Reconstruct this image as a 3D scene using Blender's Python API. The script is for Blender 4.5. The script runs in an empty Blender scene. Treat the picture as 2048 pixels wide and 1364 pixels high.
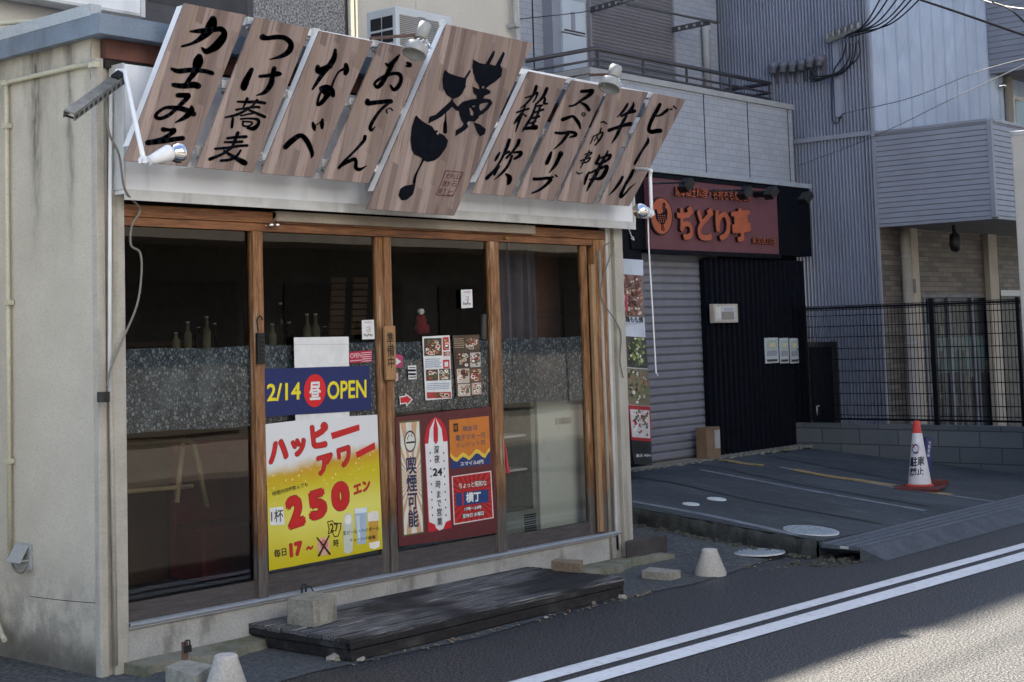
import bpy, bmesh, math, random
import numpy as np
from mathutils import Vector, Matrix
from mathutils.geometry import tessellate_polygon
random.seed(7)
sc = bpy.context.scene
COL = sc.collection
R = math.radians

# ------------------------------------------------------------------ camera
F, YAW, PITCH, ROLL, CX, CY = 3061.5674, 0.84025861, 0.07852698, -0.02790745, 913.96875, 434.85252
CAM = np.array([-4.321, -5.999, 1.5])
def cam_rows():
    cy, sy, cp, sp = math.cos(YAW), math.sin(YAW), math.cos(PITCH), math.sin(PITCH)
    fwd = np.array([sy*cp, cy*cp, sp]); right = np.array([cy, -sy, 0.0]); up = np.cross(right, fwd)
    c, s = math.cos(ROLL), math.sin(ROLL)
    return np.array([c*right+s*up, -(-s*right+c*up), fwd])
ROWS = cam_rows()
cd = bpy.data.cameras.new('camera'); cam = bpy.data.objects.new('camera', cd); COL.objects.link(cam)
mw = Matrix.Identity(4)
for i in range(3):
    mw[i][0] = ROWS[0][i]; mw[i][1] = -ROWS[1][i]; mw[i][2] = -ROWS[2][i]; mw[i][3] = CAM[i]
cam.matrix_world = mw
cd.sensor_width = 36; cd.lens = F/2048*36
cd.shift_x = -(CX-1024)/2048; cd.shift_y = (CY-682)/2048
cd.clip_start = 0.05; cd.clip_end = 600
sc.camera = cam
# ------------------------------------------------------------------ sky, sun, exposure
SUN_EL, SUN_AZ = 56.5, 15.0          # azimuth measured from +Y towards +X
w = bpy.data.worlds.new('World'); sc.world = w; w.use_nodes = True
nt = w.node_tree; bg = nt.nodes['Background']
sky = nt.nodes.new('ShaderNodeTexSky'); sky.sky_type = 'NISHITA'; sky.sun_disc = False
sky.sun_elevation = R(SUN_EL); sky.sun_rotation = R(SUN_AZ); sky.air_density = 1.0; sky.dust_density = 1.5
nt.links.new(sky.outputs[0], bg.inputs[0]); bg.inputs[1].default_value = 0.05
sd = bpy.data.lights.new('sun', 'SUN'); sun = bpy.data.objects.new('sun', sd); COL.objects.link(sun)
sd.energy = 5.0; sd.angle = R(1.2); sd.color = (1.0, 0.89, 0.74)
dv = Vector((math.sin(R(SUN_AZ))*math.cos(R(SUN_EL)), math.cos(R(SUN_AZ))*math.cos(R(SUN_EL)), math.sin(R(SUN_EL))))
sun.rotation_euler = dv.to_track_quat('Z', 'Y').to_euler(); sun.location = (0, 10, 20)
vs = sc.view_settings; vs.view_transform = 'Standard'; vs.look = 'None'; vs.exposure = 2.46; vs.gamma = 1.0
sc.cycles.max_bounces = 8; sc.cycles.transparent_max_bounces = 16
sc.cycles.use_denoising = True
sc.cycles.caustics_reflective = False; sc.cycles.caustics_refractive = False

# ------------------------------------------------------------------ measuring helpers (photo pixel -> point on a real plane)
def ray(x, y):
    return ROWS.T @ np.array([(x-CX)/F, (y-CY)/F, 1.0])
def onY(x, y, Y=0.0):
    d = ray(x, y); return Vector(CAM + d*((Y-CAM[1])/d[1]))
def onX(x, y, X=0.0):
    d = ray(x, y); return Vector(CAM + d*((X-CAM[0])/d[0]))
def onZ(x, y, Z=0.0):
    d = ray(x, y); return Vector(CAM + d*((Z-CAM[2])/d[2]))
class Z:            # a magnified view of the photo: origin and scale
    def __init__(s, ox, oy, k): s.ox, s.oy, s.k = ox, oy, k
    def __call__(s, x, y): return (s.ox + x/s.k, s.oy + y/s.k)
ID = Z(0, 0, 1)

# ------------------------------------------------------------------ mesh builder
class MB:
    def __init__(s): s.v = []; s.f = []; s.mi = []; s.mats = []; s.cur = 0; s.sm = []
    def mat(s, m):
        if m not in s.mats: s.mats.append(m)
        s.cur = s.mats.index(m); return s
    def add(s, vs, fs, smooth=False):
        o = len(s.v); s.v += [tuple(p) for p in vs]
        for f in fs: s.f.append([i+o for i in f]); s.mi.append(s.cur); s.sm.append(smooth)
        return s
    def poly(s, pts): return s.add(pts, [list(range(len(pts)))])
    def box(s, x0, x1, y0, y1, z0, z1):
        vs = [(x, y, z) for x in (x0, x1) for y in (y0, y1) for z in (z0, z1)]
        return s.add(vs, [(0,1,3,2),(4,6,7,5),(0,4,5,1),(2,3,7,6),(0,2,6,4),(1,5,7,3)])
    def obox(s, c, ax, ay, az, hx, hy, hz):
        c = Vector(c); ax, ay, az = Vector(ax).normalized(), Vector(ay).normalized(), Vector(az).normalized()
        vs = [c+ax*a*hx+ay*b*hy+az*d*hz for a in (-1,1) for b in (-1,1) for d in (-1,1)]
        return s.add(vs, [(0,1,3,2),(4,6,7,5),(0,4,5,1),(2,3,7,6),(0,2,6,4),(1,5,7,3)])
    def prism(s, pts, vec, caps=True):
        n = len(pts); pts = [Vector(p) for p in pts]; vec = Vector(vec)
        fs = [(i, (i+1) % n, n+(i+1) % n, n+i) for i in range(n)]
        s.add(pts+[p+vec for p in pts], fs)
        if caps:
            tris = tessellate_polygon([pts])
            s.add(pts, tris); s.add([p+vec for p in pts], [t[::-1] for t in tris])
        return s
    def cyl(s, p0, p1, r0, r1=None, n=14, caps=True):
        p0, p1 = Vector(p0), Vector(p1); r1 = r0 if r1 is None else r1
        return s.lathe(p0, p1-p0, [(0, r0), ((p1-p0).length, r1)], n, caps)
    def lathe(s, p0, axis, prof, n=20, caps=True):
        p0 = Vector(p0); a = Vector(axis).normalized()
        u = a.orthogonal().normalized(); v = a.cross(u); vs = []; fs = []
        for (h, r) in prof:
            for i in range(n):
                t = 2*math.pi*i/n; vs.append(p0+a*h+(u*math.cos(t)+v*math.sin(t))*r)
        m = len(prof)
        for j in range(m-1):
            for i in range(n):
                k = (i+1) % n; fs.append((j*n+i, j*n+k, (j+1)*n+k, (j+1)*n+i))
        s.add(vs, fs, True)
        if caps:
            o = len(s.v)-len(vs)
            for base in (0, (m-1)*n):
                s.f.append([o+base+i for i in range(n)]); s.mi.append(s.cur); s.sm.append(False)
        return s
    def tube(s, pts, r, n=8):
        pts = [Vector(p) for p in pts]; vs = []; fs = []; m = len(pts)
        u = None
        for i, p in enumerate(pts):
            d = (pts[min(i+1, m-1)]-pts[max(i-1, 0)]).normalized()
            u = d.orthogonal().normalized() if u is None else (u-d*u.dot(d)).normalized()
            v = d.cross(u)
            for k in range(n):
                t = 2*math.pi*k/n; vs.append(p+(u*math.cos(t)+v*math.sin(t))*r)
        for i in range(m-1):
            for k in range(n):
                q = (k+1) % n; fs.append((i*n+k, i*n+q, (i+1)*n+q, (i+1)*n+k))
        s.add(vs, fs, True); o = len(s.v)-len(vs)
        for base in (0, (m-1)*n):
            s.f.append([o+base+i for i in range(n)]); s.mi.append(s.cur); s.sm.append(False)
        return s
    def flat(s, outer, holes=(), proj=None):
        loops = [[Vector((p[0], p[1], 0)) for p in outer]]+[[Vector((p[0], p[1], 0)) for p in h] for h in holes]
        tris = tessellate_polygon(loops); allp = [p for l in loops for p in l]
        return s.add([proj(p.x, p.y) for p in allp], tris)

def spline(pts, k=5):
    a = [np.array(p, float) for p in pts]
    if len(a) < 3: return [tuple(p) for p in a]
    out = []; a = [2*a[0]-a[1]]+a+[2*a[-1]-a[-2]]
    for i in range(1, len(a)-2):
        for j in range(k):
            t = j/k
            out.append(tuple(.5*((2*a[i])+(-a[i-1]+a[i+1])*t+(2*a[i-1]-5*a[i]+4*a[i+1]-a[i+2])*t*t+(-a[i-1]+3*a[i]-3*a[i+1]+a[i+2])*t**3)))
    out.append(tuple(a[-2])); return out

def build(name, mb, mat=None, parent=None, label=None, bevel=0):
    mats = mb.mats if mb.mats else [mat]
    a = np.array(mb.v)
    if parent is not None: org = Vector(parent['_o'])
    else: org = Vector(((a[:,0].min()+a[:,0].max())/2, (a[:,1].min()+a[:,1].max())/2, a[:,2].min()))
    me = bpy.data.meshes.new(name); me.from_pydata([tuple(Vector(p)-org) for p in mb.v], [], mb.f)
    for m in mats: me.materials.append(m)
    me.polygons.foreach_set('material_index', mb.mi); me.polygons.foreach_set('use_smooth', mb.sm)
    me.update()
    o = bpy.data.objects.new(name, me); COL.objects.link(o)
    o['_o'] = tuple(org)
    if parent is None: o.location = org
    else:
        o.parent = parent
    if label: o['label'] = label
    if bevel:
        b = o.modifiers.new('bevel', 'BEVEL'); b.width = bevel; b.segments = 2; b.limit_method = 'ANGLE'
    return o
def thing(name, label, cat, loc, group=None):
    o = bpy.data.objects.new(name, None); COL.objects.link(o); o.location = loc; o.empty_display_size = .1
    o['_o'] = tuple(loc); o['label'] = label; o['category'] = cat
    if group: o['group'] = group
    return o
def tag(o, label, cat, group=None):
    o['label'] = label; o['category'] = cat
    if group: o['group'] = group
    return o
def struct(name, mb, mat=None):
    o = build(name, mb, mat); o['kind'] = 'structure'; return o
def copy_tree(o, delta, parent=None):
    c = o.copy(); COL.objects.link(c)
    if parent: c.parent = parent
    else: c.location = Vector(o.location)+Vector(delta)
    for ch in list(o.children): copy_tree(ch, delta, c)
    return c

# ------------------------------------------------------------------ materials
def S(r, g, b):
    f = lambda c: (c/255/12.92) if c/255 <= .04045 else ((c/255+.055)/1.055)**2.4
    return (f(r), f(g), f(b))
def c4(c): return (c[0], c[1], c[2], 1)
def mul(c, k): return tuple(min(1, x*k) for x in c)
class NM:
    def __init__(s, name):
        s.m = bpy.data.materials.new(name); s.m.use_nodes = True; s.nt = s.m.node_tree
        s.b = s.nt.nodes['Principled BSDF']; s.pos = None
    def n(s, t, **kw):
        x = s.nt.nodes.new(t)
        for k, v in kw.items(): setattr(x, k, v)
        return x
    def l(s, a, b): s.nt.links.new(a, b)
    def P(s):
        if s.pos is None: s.pos = s.n('ShaderNodeNewGeometry').outputs['Position']
        return s.pos
    def val(s, sock, v):
        if hasattr(v, 'is_output'): s.l(v, sock)
        else: sock.default_value = v
    def math(s, op, a, b=0.0, c=None):
        x = s.n('ShaderNodeMath', operation=op); s.val(x.inputs[0], a); s.val(x.inputs[1], b)
        if c is not None: s.val(x.inputs[2], c)
        return x.outputs[0]
    def mapr(s, v, a, b, c=0.0, d=1.0, smooth=True):
        x = s.n('ShaderNodeMapRange'); x.interpolation_type = 'SMOOTHSTEP' if smooth else 'LINEAR'
        s.val(x.inputs[0], v); x.inputs[1].default_value = a; x.inputs[2].default_value = b; x.inputs[3].default_value = c; x.inputs[4].default_value = d
        return x.outputs[0]
    def scale(s, vec, sc3):
        x = s.n('ShaderNodeVectorMath', operation='MULTIPLY'); s.val(x.inputs[0], vec); x.inputs[1].default_value = sc3; return x.outputs[0]
    def dot(s, vec, d):
        x = s.n('ShaderNodeVectorMath', operation='DOT_PRODUCT'); s.val(x.inputs[0], vec); x.inputs[1].default_value = d; return x.outputs['Value']
    def comb(s, a, b, c):
        x = s.n('ShaderNodeCombineXYZ'); s.val(x.inputs[0], a); s.val(x.inputs[1], b); s.val(x.inputs[2], c); return x.outputs[0]
    def xyz(s): 
        x = s.n('ShaderNodeSeparateXYZ'); s.l(s.P(), x.inputs[0]); return x.outputs
    def noise(s, scale, stretch=(1,1,1), detail=4, rough=.55, vec=None):
        x = s.n('ShaderNodeTexNoise'); s.l(s.scale(vec if vec is not None else s.P(), stretch), x.inputs['Vector'])
        x.inputs['Scale'].default_value = scale; x.inputs['Detail'].default_value = detail; x.inputs['Roughness'].default_value = rough
        return x.outputs[0]
    def mix(s, fac, a, b, mode='MIX'):
        x = s.n('ShaderNodeMix', data_type='RGBA', blend_type=mode)
        s.val(x.inputs[0], fac)
        for i, v in ((6, a), (7, b)):
            if hasattr(v, 'is_output'): s.l(v, x.inputs[i])
            else: x.inputs[i].default_value = c4(v)
        return x.outputs[2]
    def base(s, v, rough=.7, metal=0.0, spec=None):
        if hasattr(v, 'is_output'): s.l(v, s.b.inputs['Base Color'])
        else: s.b.inputs['Base Color'].default_value = c4(v)
        s.val(s.b.inputs['Roughness'], rough); s.b.inputs['Metallic'].default_value = metal
        if spec is not None: s.b.inputs['Specular IOR Level'].default_value = spec
    def bump(s, h, strength=.3, dist=.01):
        x = s.n('ShaderNodeBump'); x.inputs['Strength'].default_value = strength; x.inputs['Distance'].default_value = dist
        s.l(h, x.inputs['Height']); s.l(x.outputs[0], s.b.inputs['Normal'])
def surf(name, col, rough=.7, var=.15, scale=5, stretch=(1,1,1), fine=.08, fscale=90, bump=0.0, bscale=70, metal=0.0, col2=None, stain=0.0, stcol=None, ststretch=(1,1,.12), stscale=6, spec=None):
    m = NM(name)
    c = m.mix(m.mapr(m.noise(scale, stretch), .3, .7), mul(col, 1-var), col2 if col2 else mul(col, 1+var))
    if fine: c = m.mix(m.mapr(m.noise(fscale, (1,1,1), 2), .3, .7), mul((1,1,1), 1-fine*2), (1,1,1), 'MULTIPLY') if False else m.mix(fine, c, m.mix(m.mapr(m.noise(fscale, (1,1,1), 2), .35, .65), (0,0,0), mul(col, 2.0)))
    if stain:
        k = m.math('MULTIPLY', m.mapr(m.noise(stscale, ststretch, 5, .6), .5, .72), stain)
        c = m.mix(k, c, stcol if stcol else mul(col, .3))
    r = m.mapr(m.noise(scale*3), .3, .7, max(0.02, rough-.08), min(1, rough+.08))
    m.base(c, r, metal, spec)
    if bump: m.bump(m.noise(bscale, (1,1,1), 3), bump, .006)
    return m.m
def ink(name, rgb, rough=.45, var=.06): return surf(name, rgb, rough, var, 14, fine=0)
INK = {}
def ik(r, g, b):
    k = (r, g, b)
    if k not in INK: INK[k] = ink('print_%d_%d_%d' % k, S(r, g, b))
    return INK[k]

M = {}
# ---- side wall: painted mortar with run-off streaks and mould near the ground
def wall_mat():
    m = NM('stained_mortar'); p = m.xyz(); y, z = p[1], p[2]
    c = m.mix(m.mapr(m.noise(3.0), .3, .7), S(196, 189, 174), S(206, 199, 184))
    c = m.mix(m.mapr(m.noise(160, (1,1,1), 2), .3, .5), mul(S(192, 185, 170), .9), c)
    for y0, wd, z0, z1, k in ((.50, .045, 1.8, 2.7, .9), (.20, .03, 1.75, 2.6, .7), (.33, .09, 1.2, 2.9, .2)):
        yy = m.math('ADD', y, m.math('MULTIPLY', m.math('SUBTRACT', m.noise(5), .5), .07))
        g = m.math('MULTIPLY', m.math('SUBTRACT', yy, y0), 1/wd); g = m.math('POWER', 2.718, m.math('MULTIPLY', m.math('MULTIPLY', g, g), -1.0))
        g = m.math('MULTIPLY', g, m.mapr(z, z0, z1)); g = m.math('MULTIPLY', g, m.mapr(m.noise(40, (1, 1, .25), 4), .25, .7, .35, 1.0))
        c = m.mix(m.math('MULTIPLY', g, k), c, S(62, 58, 52))
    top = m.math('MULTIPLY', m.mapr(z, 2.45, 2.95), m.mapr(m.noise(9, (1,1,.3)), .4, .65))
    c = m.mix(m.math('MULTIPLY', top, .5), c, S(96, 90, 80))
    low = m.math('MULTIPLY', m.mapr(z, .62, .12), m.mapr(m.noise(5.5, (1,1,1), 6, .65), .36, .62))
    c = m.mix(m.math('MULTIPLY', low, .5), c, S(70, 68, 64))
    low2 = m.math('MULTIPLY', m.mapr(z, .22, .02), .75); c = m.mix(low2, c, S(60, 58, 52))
    m.base(c, .9); m.bump(m.noise(130, (1,1,1), 3), .35, .006); return m.m
M['mortar'] = wall_mat()
M['column'] = surf('painted_steel_column', S(178, 174, 164), .6, .1, 7, fine=.06, stain=.45, stcol=S(105, 98, 88), ststretch=(1,1,.05), stscale=14)
M['fascia'] = surf('white_metal_sheet', S(236, 240, 246), .42, .05, 2.5, fine=0, stain=.25, stcol=S(150, 152, 150), stscale=9)
M['trim'] = surf('dull_aluminium', S(204, 206, 206), .42, .1, 8, fine=0, metal=.2, stain=.4, stcol=S(90, 86, 80))
M['roofedge'] = surf('blue_grey_roof_sheet', S(112, 126, 142), .5, .15, 5, stain=.45, stcol=S(72, 78, 86))
M['rustband'] = surf('rust_brown_band', S(104, 68, 58), .75, .25, 7, stain=.5, stcol=S(60, 42, 36))
M['darkgap'] = surf('dark_void', S(38, 34, 32), .9)
def frame_wood():
    m = NM('weathered_door_wood'); p = m.xyz()
    g = m.noise(14, (6, 6, .5), 5, .6)
    c = m.mix(m.mapr(g, .3, .7), S(104, 70, 44), S(168, 122, 80))
    c = m.mix(m.math('MULTIPLY', m.mapr(m.noise(30, (4,4,.4), 3), .55, .7), .55), c, S(86, 50, 30))
    c = m.mix(m.math('MULTIPLY', m.mapr(m.noise(6, (5,5,.5), 3, .6), .56, .68), .75), c, S(186, 164, 142))
    wz = m.math('ADD', p[2], m.math('MULTIPLY', m.math('SUBTRACT', m.noise(9, (3,3,.6)), .5), .35))
    c = m.mix(m.mapr(wz, .80, .50, 0, .55), c, S(62, 40, 30))
    c = m.mix(m.mapr(wz, .56, .40), c, m.mix(m.mapr(g, .3, .7), S(72, 66, 64), S(104, 98, 94)))
    m.base(c, .62); m.bump(g, .15, .004); return m.m
M['wood'] = frame_wood()
def lintel_wood():
    m = NM('lintel_wood'); g = m.noise(14, (.5, 6, 8), 5, .6)
    c = m.mix(m.mapr(g, .3, .7), S(100, 64, 42), S(154, 104, 66))
    c = m.mix(m.math('MULTIPLY', m.mapr(m.noise(5, (1,1,3)), .5, .72), .6), c, S(84, 50, 34))
    m.base(c, .6); return m.m
M['lintel'] = lintel_wood()
M['kickboard'] = surf('weathered_kick_board', S(74, 70, 70), .7, .25, 10, (.6, 1, 8))
M['sill'] = surf('dirty_white_concrete', S(168, 168, 166), .85, .15, 5, fine=.1, stain=.6, stcol=S(92, 90, 84), stscale=7, ststretch=(1,1,.5))
M['rail'] = surf('aluminium_rail', S(186, 190, 196), .45, .05, 3, fine=0, metal=.2)
M['moss'] = surf('mossy_concrete', S(112, 116, 92), .95, .3, 8, col2=S(134, 132, 122), fine=.12, bump=.4)
def glass_mat(name, tint=(1,1,1), ior=1.5):
    m = NM(name); tr = m.n('ShaderNodeBsdfTransparent'); tr.inputs[0].default_value = c4(tint)
    gl = m.n('ShaderNodeBsdfGlossy'); gl.inputs['Roughness'].default_value = .0
    fr = m.n('ShaderNodeFresnel'); fr.inputs[0].default_value = ior
    bp = m.n('ShaderNodeBump'); bp.inputs['Strength'].default_value = .03; bp.inputs['Distance'].default_value = .02
    m.l(m.noise(2.2, (1,1,.6), 1), bp.inputs['Height']); m.l(bp.outputs[0], gl.inputs['Normal'])
    k = m.math('MINIMUM', m.math('MULTIPLY', fr.outputs[0], 1.6), 1.0)
    mx = m.n('ShaderNodeMixShader'); m.l(k, mx.inputs[0]); m.l(tr.outputs[0], mx.inputs[1]); m.l(gl.outputs[0], mx.inputs[2])
    m.l(mx.outputs[0], m.nt.nodes['Material Output'].inputs[0]); return m.m
M['glass'] = glass_mat('window_glass', (.86, .9, .9), 1.45)
def film_mat():
    m = NM('pebble_film'); 
    v = m.n('ShaderNodeTexVoronoi', feature='F1'); m.l(m.scale(m.P(), (1.15, .0, .85)), v.inputs['Vector']); v.inputs['Scale'].default_value = 60
    e = m.n('ShaderNodeTexVoronoi', feature='DISTANCE_TO_EDGE'); m.l(m.scale(m.P(), (1.15, .0, .85)), e.inputs['Vector']); e.inputs['Scale'].default_value = 60
    sp = m.n('ShaderNodeSeparateColor'); m.l(v.outputs['Color'], sp.inputs[0])
    c = m.mix(sp.outputs[0], S(70, 84, 104), S(134, 150, 167))
    c = m.mix(m.mapr(sp.outputs[1], .76, .86, 0, .8), c, S(168, 180, 190))
    c = m.mix(m.mapr(e.outputs['Distance'], .0, .22), S(30, 39, 50), c)
    c = m.mix(m.math('MULTIPLY', m.mapr(m.noise(4, (1,1,.5)), .52, .72), .35), c, S(140, 154, 164))
    m.base(c, .5)
    tr = m.n('ShaderNodeBsdfTransparent'); mx = m.n('ShaderNodeMixShader'); mx.inputs[0].default_value = .85
    m.l(tr.outputs[0], mx.inputs[1]); m.l(m.b.outputs[0], mx.inputs[2]); m.l(mx.outputs[0], m.nt.nodes['Material Output'].inputs[0]); return m.m
M['film'] = film_mat()
def board_mat():
    m = NM('laminated_sign_wood'); d = Vector((.32, 0, .947)); q = Vector((.947, 0, -.32))
    tc = m.n('ShaderNodeTexCoord').outputs['Object']; vlen = m.dot(tc, d); u = m.dot(tc, q)
    row = m.math('FLOOR', m.math('MULTIPLY', u, 1/.043))
    wn = m.n('ShaderNodeTexWhiteNoise', noise_dimensions='2D')
    off = m.n('ShaderNodeTexWhiteNoise', noise_dimensions='1D'); m.l(row, off.inputs['W'])
    seg = m.math('FLOOR', m.math('ADD', m.math('MULTIPLY', vlen, 1.7), m.math('MULTIPLY', off.outputs['Value'], 3.0)))
    m.l(m.comb(row, seg, 0.0), wn.inputs['Vector'])
    sp = m.n('ShaderNodeSeparateColor'); m.l(wn.outputs['Color'], sp.inputs[0])
    c = m.mix(sp.outputs[0], S(116, 100, 94), S(168, 149, 140))
    c = m.mix(m.mapr(sp.outputs[1], .72, .95, 0, .75), c, S(96, 77, 70))
    c = m.mix(m.mapr(sp.outputs[2], .8, 1, 0, .6), c, S(156, 137, 121))
    pv = m.comb(m.math('ADD', u, m.math('MULTIPLY', row, 3.7)), m.math('MULTIPLY', seg, 1.3), m.math('MULTIPLY', vlen, .06))
    g = m.noise(70, (1,1,1), 4, .6, vec=pv)
    c = m.mix(m.math('MULTIPLY', m.mapr(g, .5, .75), .65), c, S(84, 62, 54))
    k = m.noise(9, (1,1,.4), 3, .5, vec=m.comb(u, 0.0, vlen))
    c = m.mix(m.math('MULTIPLY', m.mapr(k, .62, .75), .5), c, S(98, 72, 60))
    c = m.mix(m.math('MULTIPLY', m.mapr(u, .085, .115), m.mapr(u, .2, .15, .25, .5)), c, S(84, 64, 56))
    m.base(c, .6, 0, .3); return m.m
M['board'] = board_mat()
M['white_steel'] = surf('white_painted_steel', S(238, 240, 242), .4, .03, 10, fine=0, stain=.12, stcol=S(160, 158, 152))
M['ink'] = surf('black_vinyl_ink', S(7, 10, 20), .8, .1, 8, fine=0, spec=.1)
M['seal'] = surf('seal_red_ink', S(84, 30, 28), .5)
M['chrome'] = surf('mirrored_bulb', (.9, .9, .9), .06, .03, 6, fine=0, metal=1)
M['greymetal'] = surf('grey_lamp_paint', S(158, 160, 160), .4, .1, 8, fine=0)
M['brownbar'] = surf('brown_bar', S(104, 78, 66), .6)
M['galv'] = surf('galvanised_lattice', S(130, 130, 124), .45, .2, 20, metal=.4)
M['cream_pipe'] = surf('cream_pvc', S(198, 194, 172), .5, .08, 6)
M['greycable'] = surf('grey_cable', S(122, 118, 110), .6)
M['black'] = surf('black_plastic', S(26, 27, 30), .5)
M['blackcable'] = surf('black_cable', S(22, 23, 28), .55)
def deck_mat():
    m = NM('worn_dark_deck'); g = m.noise(10, (.5, 18, 14), 5, .65)
    c = m.mix(m.mapr(g, .35, .65), S(17, 18, 21), S(46, 47, 52))
    wn = m.n('ShaderNodeTexWhiteNoise', noise_dimensions='1D'); m.l(m.math('FLOOR', m.math('MULTIPLY', m.xyz()[1], 12.6)), wn.inputs['W'])
    c = m.mix(m.mapr(wn.outputs['Value'], 0, 1, 0, .4), c, S(18, 18, 22))
    area = m.mapr(m.noise(1.7, (.8, 1.2, 1), 2), .46, .60)
    wr = m.math('MULTIPLY', area, m.mapr(m.noise(13, (.3, 26, 12), 5, .75), .47, .60))
    c = m.mix(m.math('MULTIPLY', wr, .9), c, S(166, 166, 168))
    m.base(c, .7); m.bump(g, .5, .006); return m.m
M['deck'] = deck_mat()
M['deckface'] = surf('dark_deck_face', S(28, 27, 30), .7, .35, 9, (.6, 8, 8), stain=.5, stcol=S(92, 90, 88), ststretch=(.3,1,1), stscale=9)
M['conc'] = surf('rough_concrete', S(152, 149, 138), .92, .18, 9, fine=.14, bump=.5, stain=.55, stcol=S(84, 82, 74), ststretch=(1,1,.4), stscale=12)
M['conc_pale'] = surf('pale_concrete', S(188, 184, 178), .88, .1, 9, fine=.1, bump=.3)
M['timber'] = surf('raw_timber', S(140, 124, 104), .85, .2, 12, (1, 5, 5), stain=.4)
def asphalt(name, c0, c1, spk, sc_=520, bumpk=.6, rough=.5):
    m = NM(name)
    c = m.mix(m.mapr(m.noise(1.1, (.4, 1, 1), 4), .3, .7), c0, c1)
    c = m.mix(m.mapr(m.noise(sc_*.35, (1,1,1), 2, .7), .42, .66), c, spk)
    c = m.mix(m.mapr(m.noise(sc_*.5, (1,1,1), 2), .55, .62, 0, .6), c, mul(c0, .45))
    m.base(c, rough, 0, .42); m.bump(m.noise(sc_*.33, (1,1,1), 3, .6), bumpk, .006); return m.m
M['asphalt'] = asphalt('road_asphalt', S(6,9,16), S(10,14,22), S(102,104,105), 260, 1.0, .55)
M['yard'] = asphalt('old_yard_surface', S(56, 61, 66), S(80, 84, 87), S(92, 95, 95), 90, 1.0, .9)
def apron_mat():
    m = NM('worn_apron_concrete')
    c = m.mix(m.mapr(m.noise(1.6, (.7, .5, 1), 5), .3, .7), S(44, 52, 60), S(66, 74, 81))
    c = m.mix(m.math('MULTIPLY', m.mapr(m.noise(7, (3, .35, 1), 5, .65), .46, .66), .7), c, S(36, 42, 47))
    c = m.mix(m.math('MULTIPLY', m.mapr(m.noise(10, (4, .3, 1), 5, .7), .54, .7), .6), c, S(112, 120, 124))
    c = m.mix(m.mapr(m.noise(110, (1,1,1), 3, .7), .5, .7, 0, .6), c, S(112, 116, 116))
    m.base(c, .9); m.bump(m.noise(60, (1,1,1), 4, .7), .7, .008); return m.m
M['apron'] = apron_mat()
M['pad'] = surf('yellowed_pad', S(140, 134, 122), .9, .2, 3, fine=.1, stain=.4, stcol=S(150, 128, 84), ststretch=(.5,2,1))
M['joint'] = surf('dark_joint', S(36, 40, 42), .9)
M['paintline'] = surf('road_paint', S(222, 226, 230), .7, .06, 3, fine=.12, fscale=220, stain=.35, stcol=S(120, 122, 124), ststretch=(1,1,1), stscale=22)
M['fadedline'] = surf('faded_white_line', S(116, 124, 131), .85, .2, 8, stain=.7, stcol=S(66, 72, 78), ststretch=(1,1,1), stscale=9)
M['cover'] = surf('manhole_iron', S(146, 157, 165), .6, .2, 40, fine=.25, fscale=60)
M['lid'] = surf('white_plastic_lid', S(206, 214, 216), .6)
M['grate'] = surf('steel_grating', S(100, 108, 118), .5, .15, 20, metal=.4)
M['ochre'] = surf('ochre_strip', S(150, 128, 88), .85, .2, 10)
M['cream'] = surf('cream_stucco', S(200, 195, 184), .9, .05, 2, fine=.05, bump=.25, stain=.2, stcol=S(160, 152, 138))
M['cream_dark'] = surf('cream_dull_wall', S(182, 174, 160), .9, .08, 3, bump=.2)
def pebble_mat():
    m = NM('pebble_dash'); n = m.noise(75, (1,1,1), 3, .7)
    m.base(m.mix(m.mapr(n, .38, .62), S(92, 92, 94), S(176, 174, 172)), .95); m.bump(n, .8, .012); return m.m
M['pebble'] = pebble_mat()
M['ac'] = surf('ac_casing', S(196, 202, 206), .5, .05, 5, fine=0, stain=.3, stcol=S(150, 148, 140))
def grille_mat():
    m = NM('ac_grille'); p = m.xyz()
    s1 = m.math('SINE', m.math('MULTIPLY', p[2], 520)); s2 = m.math('SINE', m.math('MULTIPLY', p[0], 60))
    m.base(m.mix(m.mapr(s1, -.3, .5), S(104, 100, 96), S(158, 154, 148)), .5); return m.m
M['grille'] = grille_mat()
def tile_mat(name, axis, w_, h_, c0, c1, mort, msz=.004):
    m = NM(name); p = m.xyz(); b = m.n('ShaderNodeTexBrick')
    m.l(m.comb(p[axis], p[2], 0.0), b.inputs['Vector'])
    b.inputs['Color1'].default_value = c4(c0); b.inputs['Color2'].default_value = c4(c1); b.inputs['Mortar'].default_value = c4(mort)
    b.inputs['Scale'].default_value = 1; b.inputs['Brick Width'].default_value = w_; b.inputs['Row Height'].default_value = h_
    b.inputs['Mortar Size'].default_value = msz; b.inputs['Mortar Smooth'].default_value = .3
    c = m.mix(m.math('MULTIPLY', m.mapr(m.noise(4), .4, .7), .25), b.outputs[0], mul(c0, .7))
    m.base(c, .6); m.bump(m.math('SUBTRACT', 1.0, b.outputs[1]), .35, .006); return m.m
M['tile'] = tile_mat('beige_wall_tile', 0, .16, .062, S(168, 173, 182), S(178, 182, 190), S(146, 150, 158))
M['tile_y'] = tile_mat('beige_wall_tile_return', 1, .16, .062, S(168, 173, 182), S(178, 182, 190), S(146, 150, 158))
M['brick'] = tile_mat('stacked_stone_tile', 0, .24, .055, S(84, 80, 77), S(124, 117, 110), S(62, 60, 60))
M['block'] = tile_mat('concrete_block_wall', 1, .42, .155, S(92, 98, 104), S(112, 118, 122), S(58, 62, 66), .006)
M['corr'] = surf('blue_grey_corrugated', S(158, 164, 182), .4, .06, 2, fine=0, metal=.1, stain=.2, stcol=S(84, 94, 112))
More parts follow.
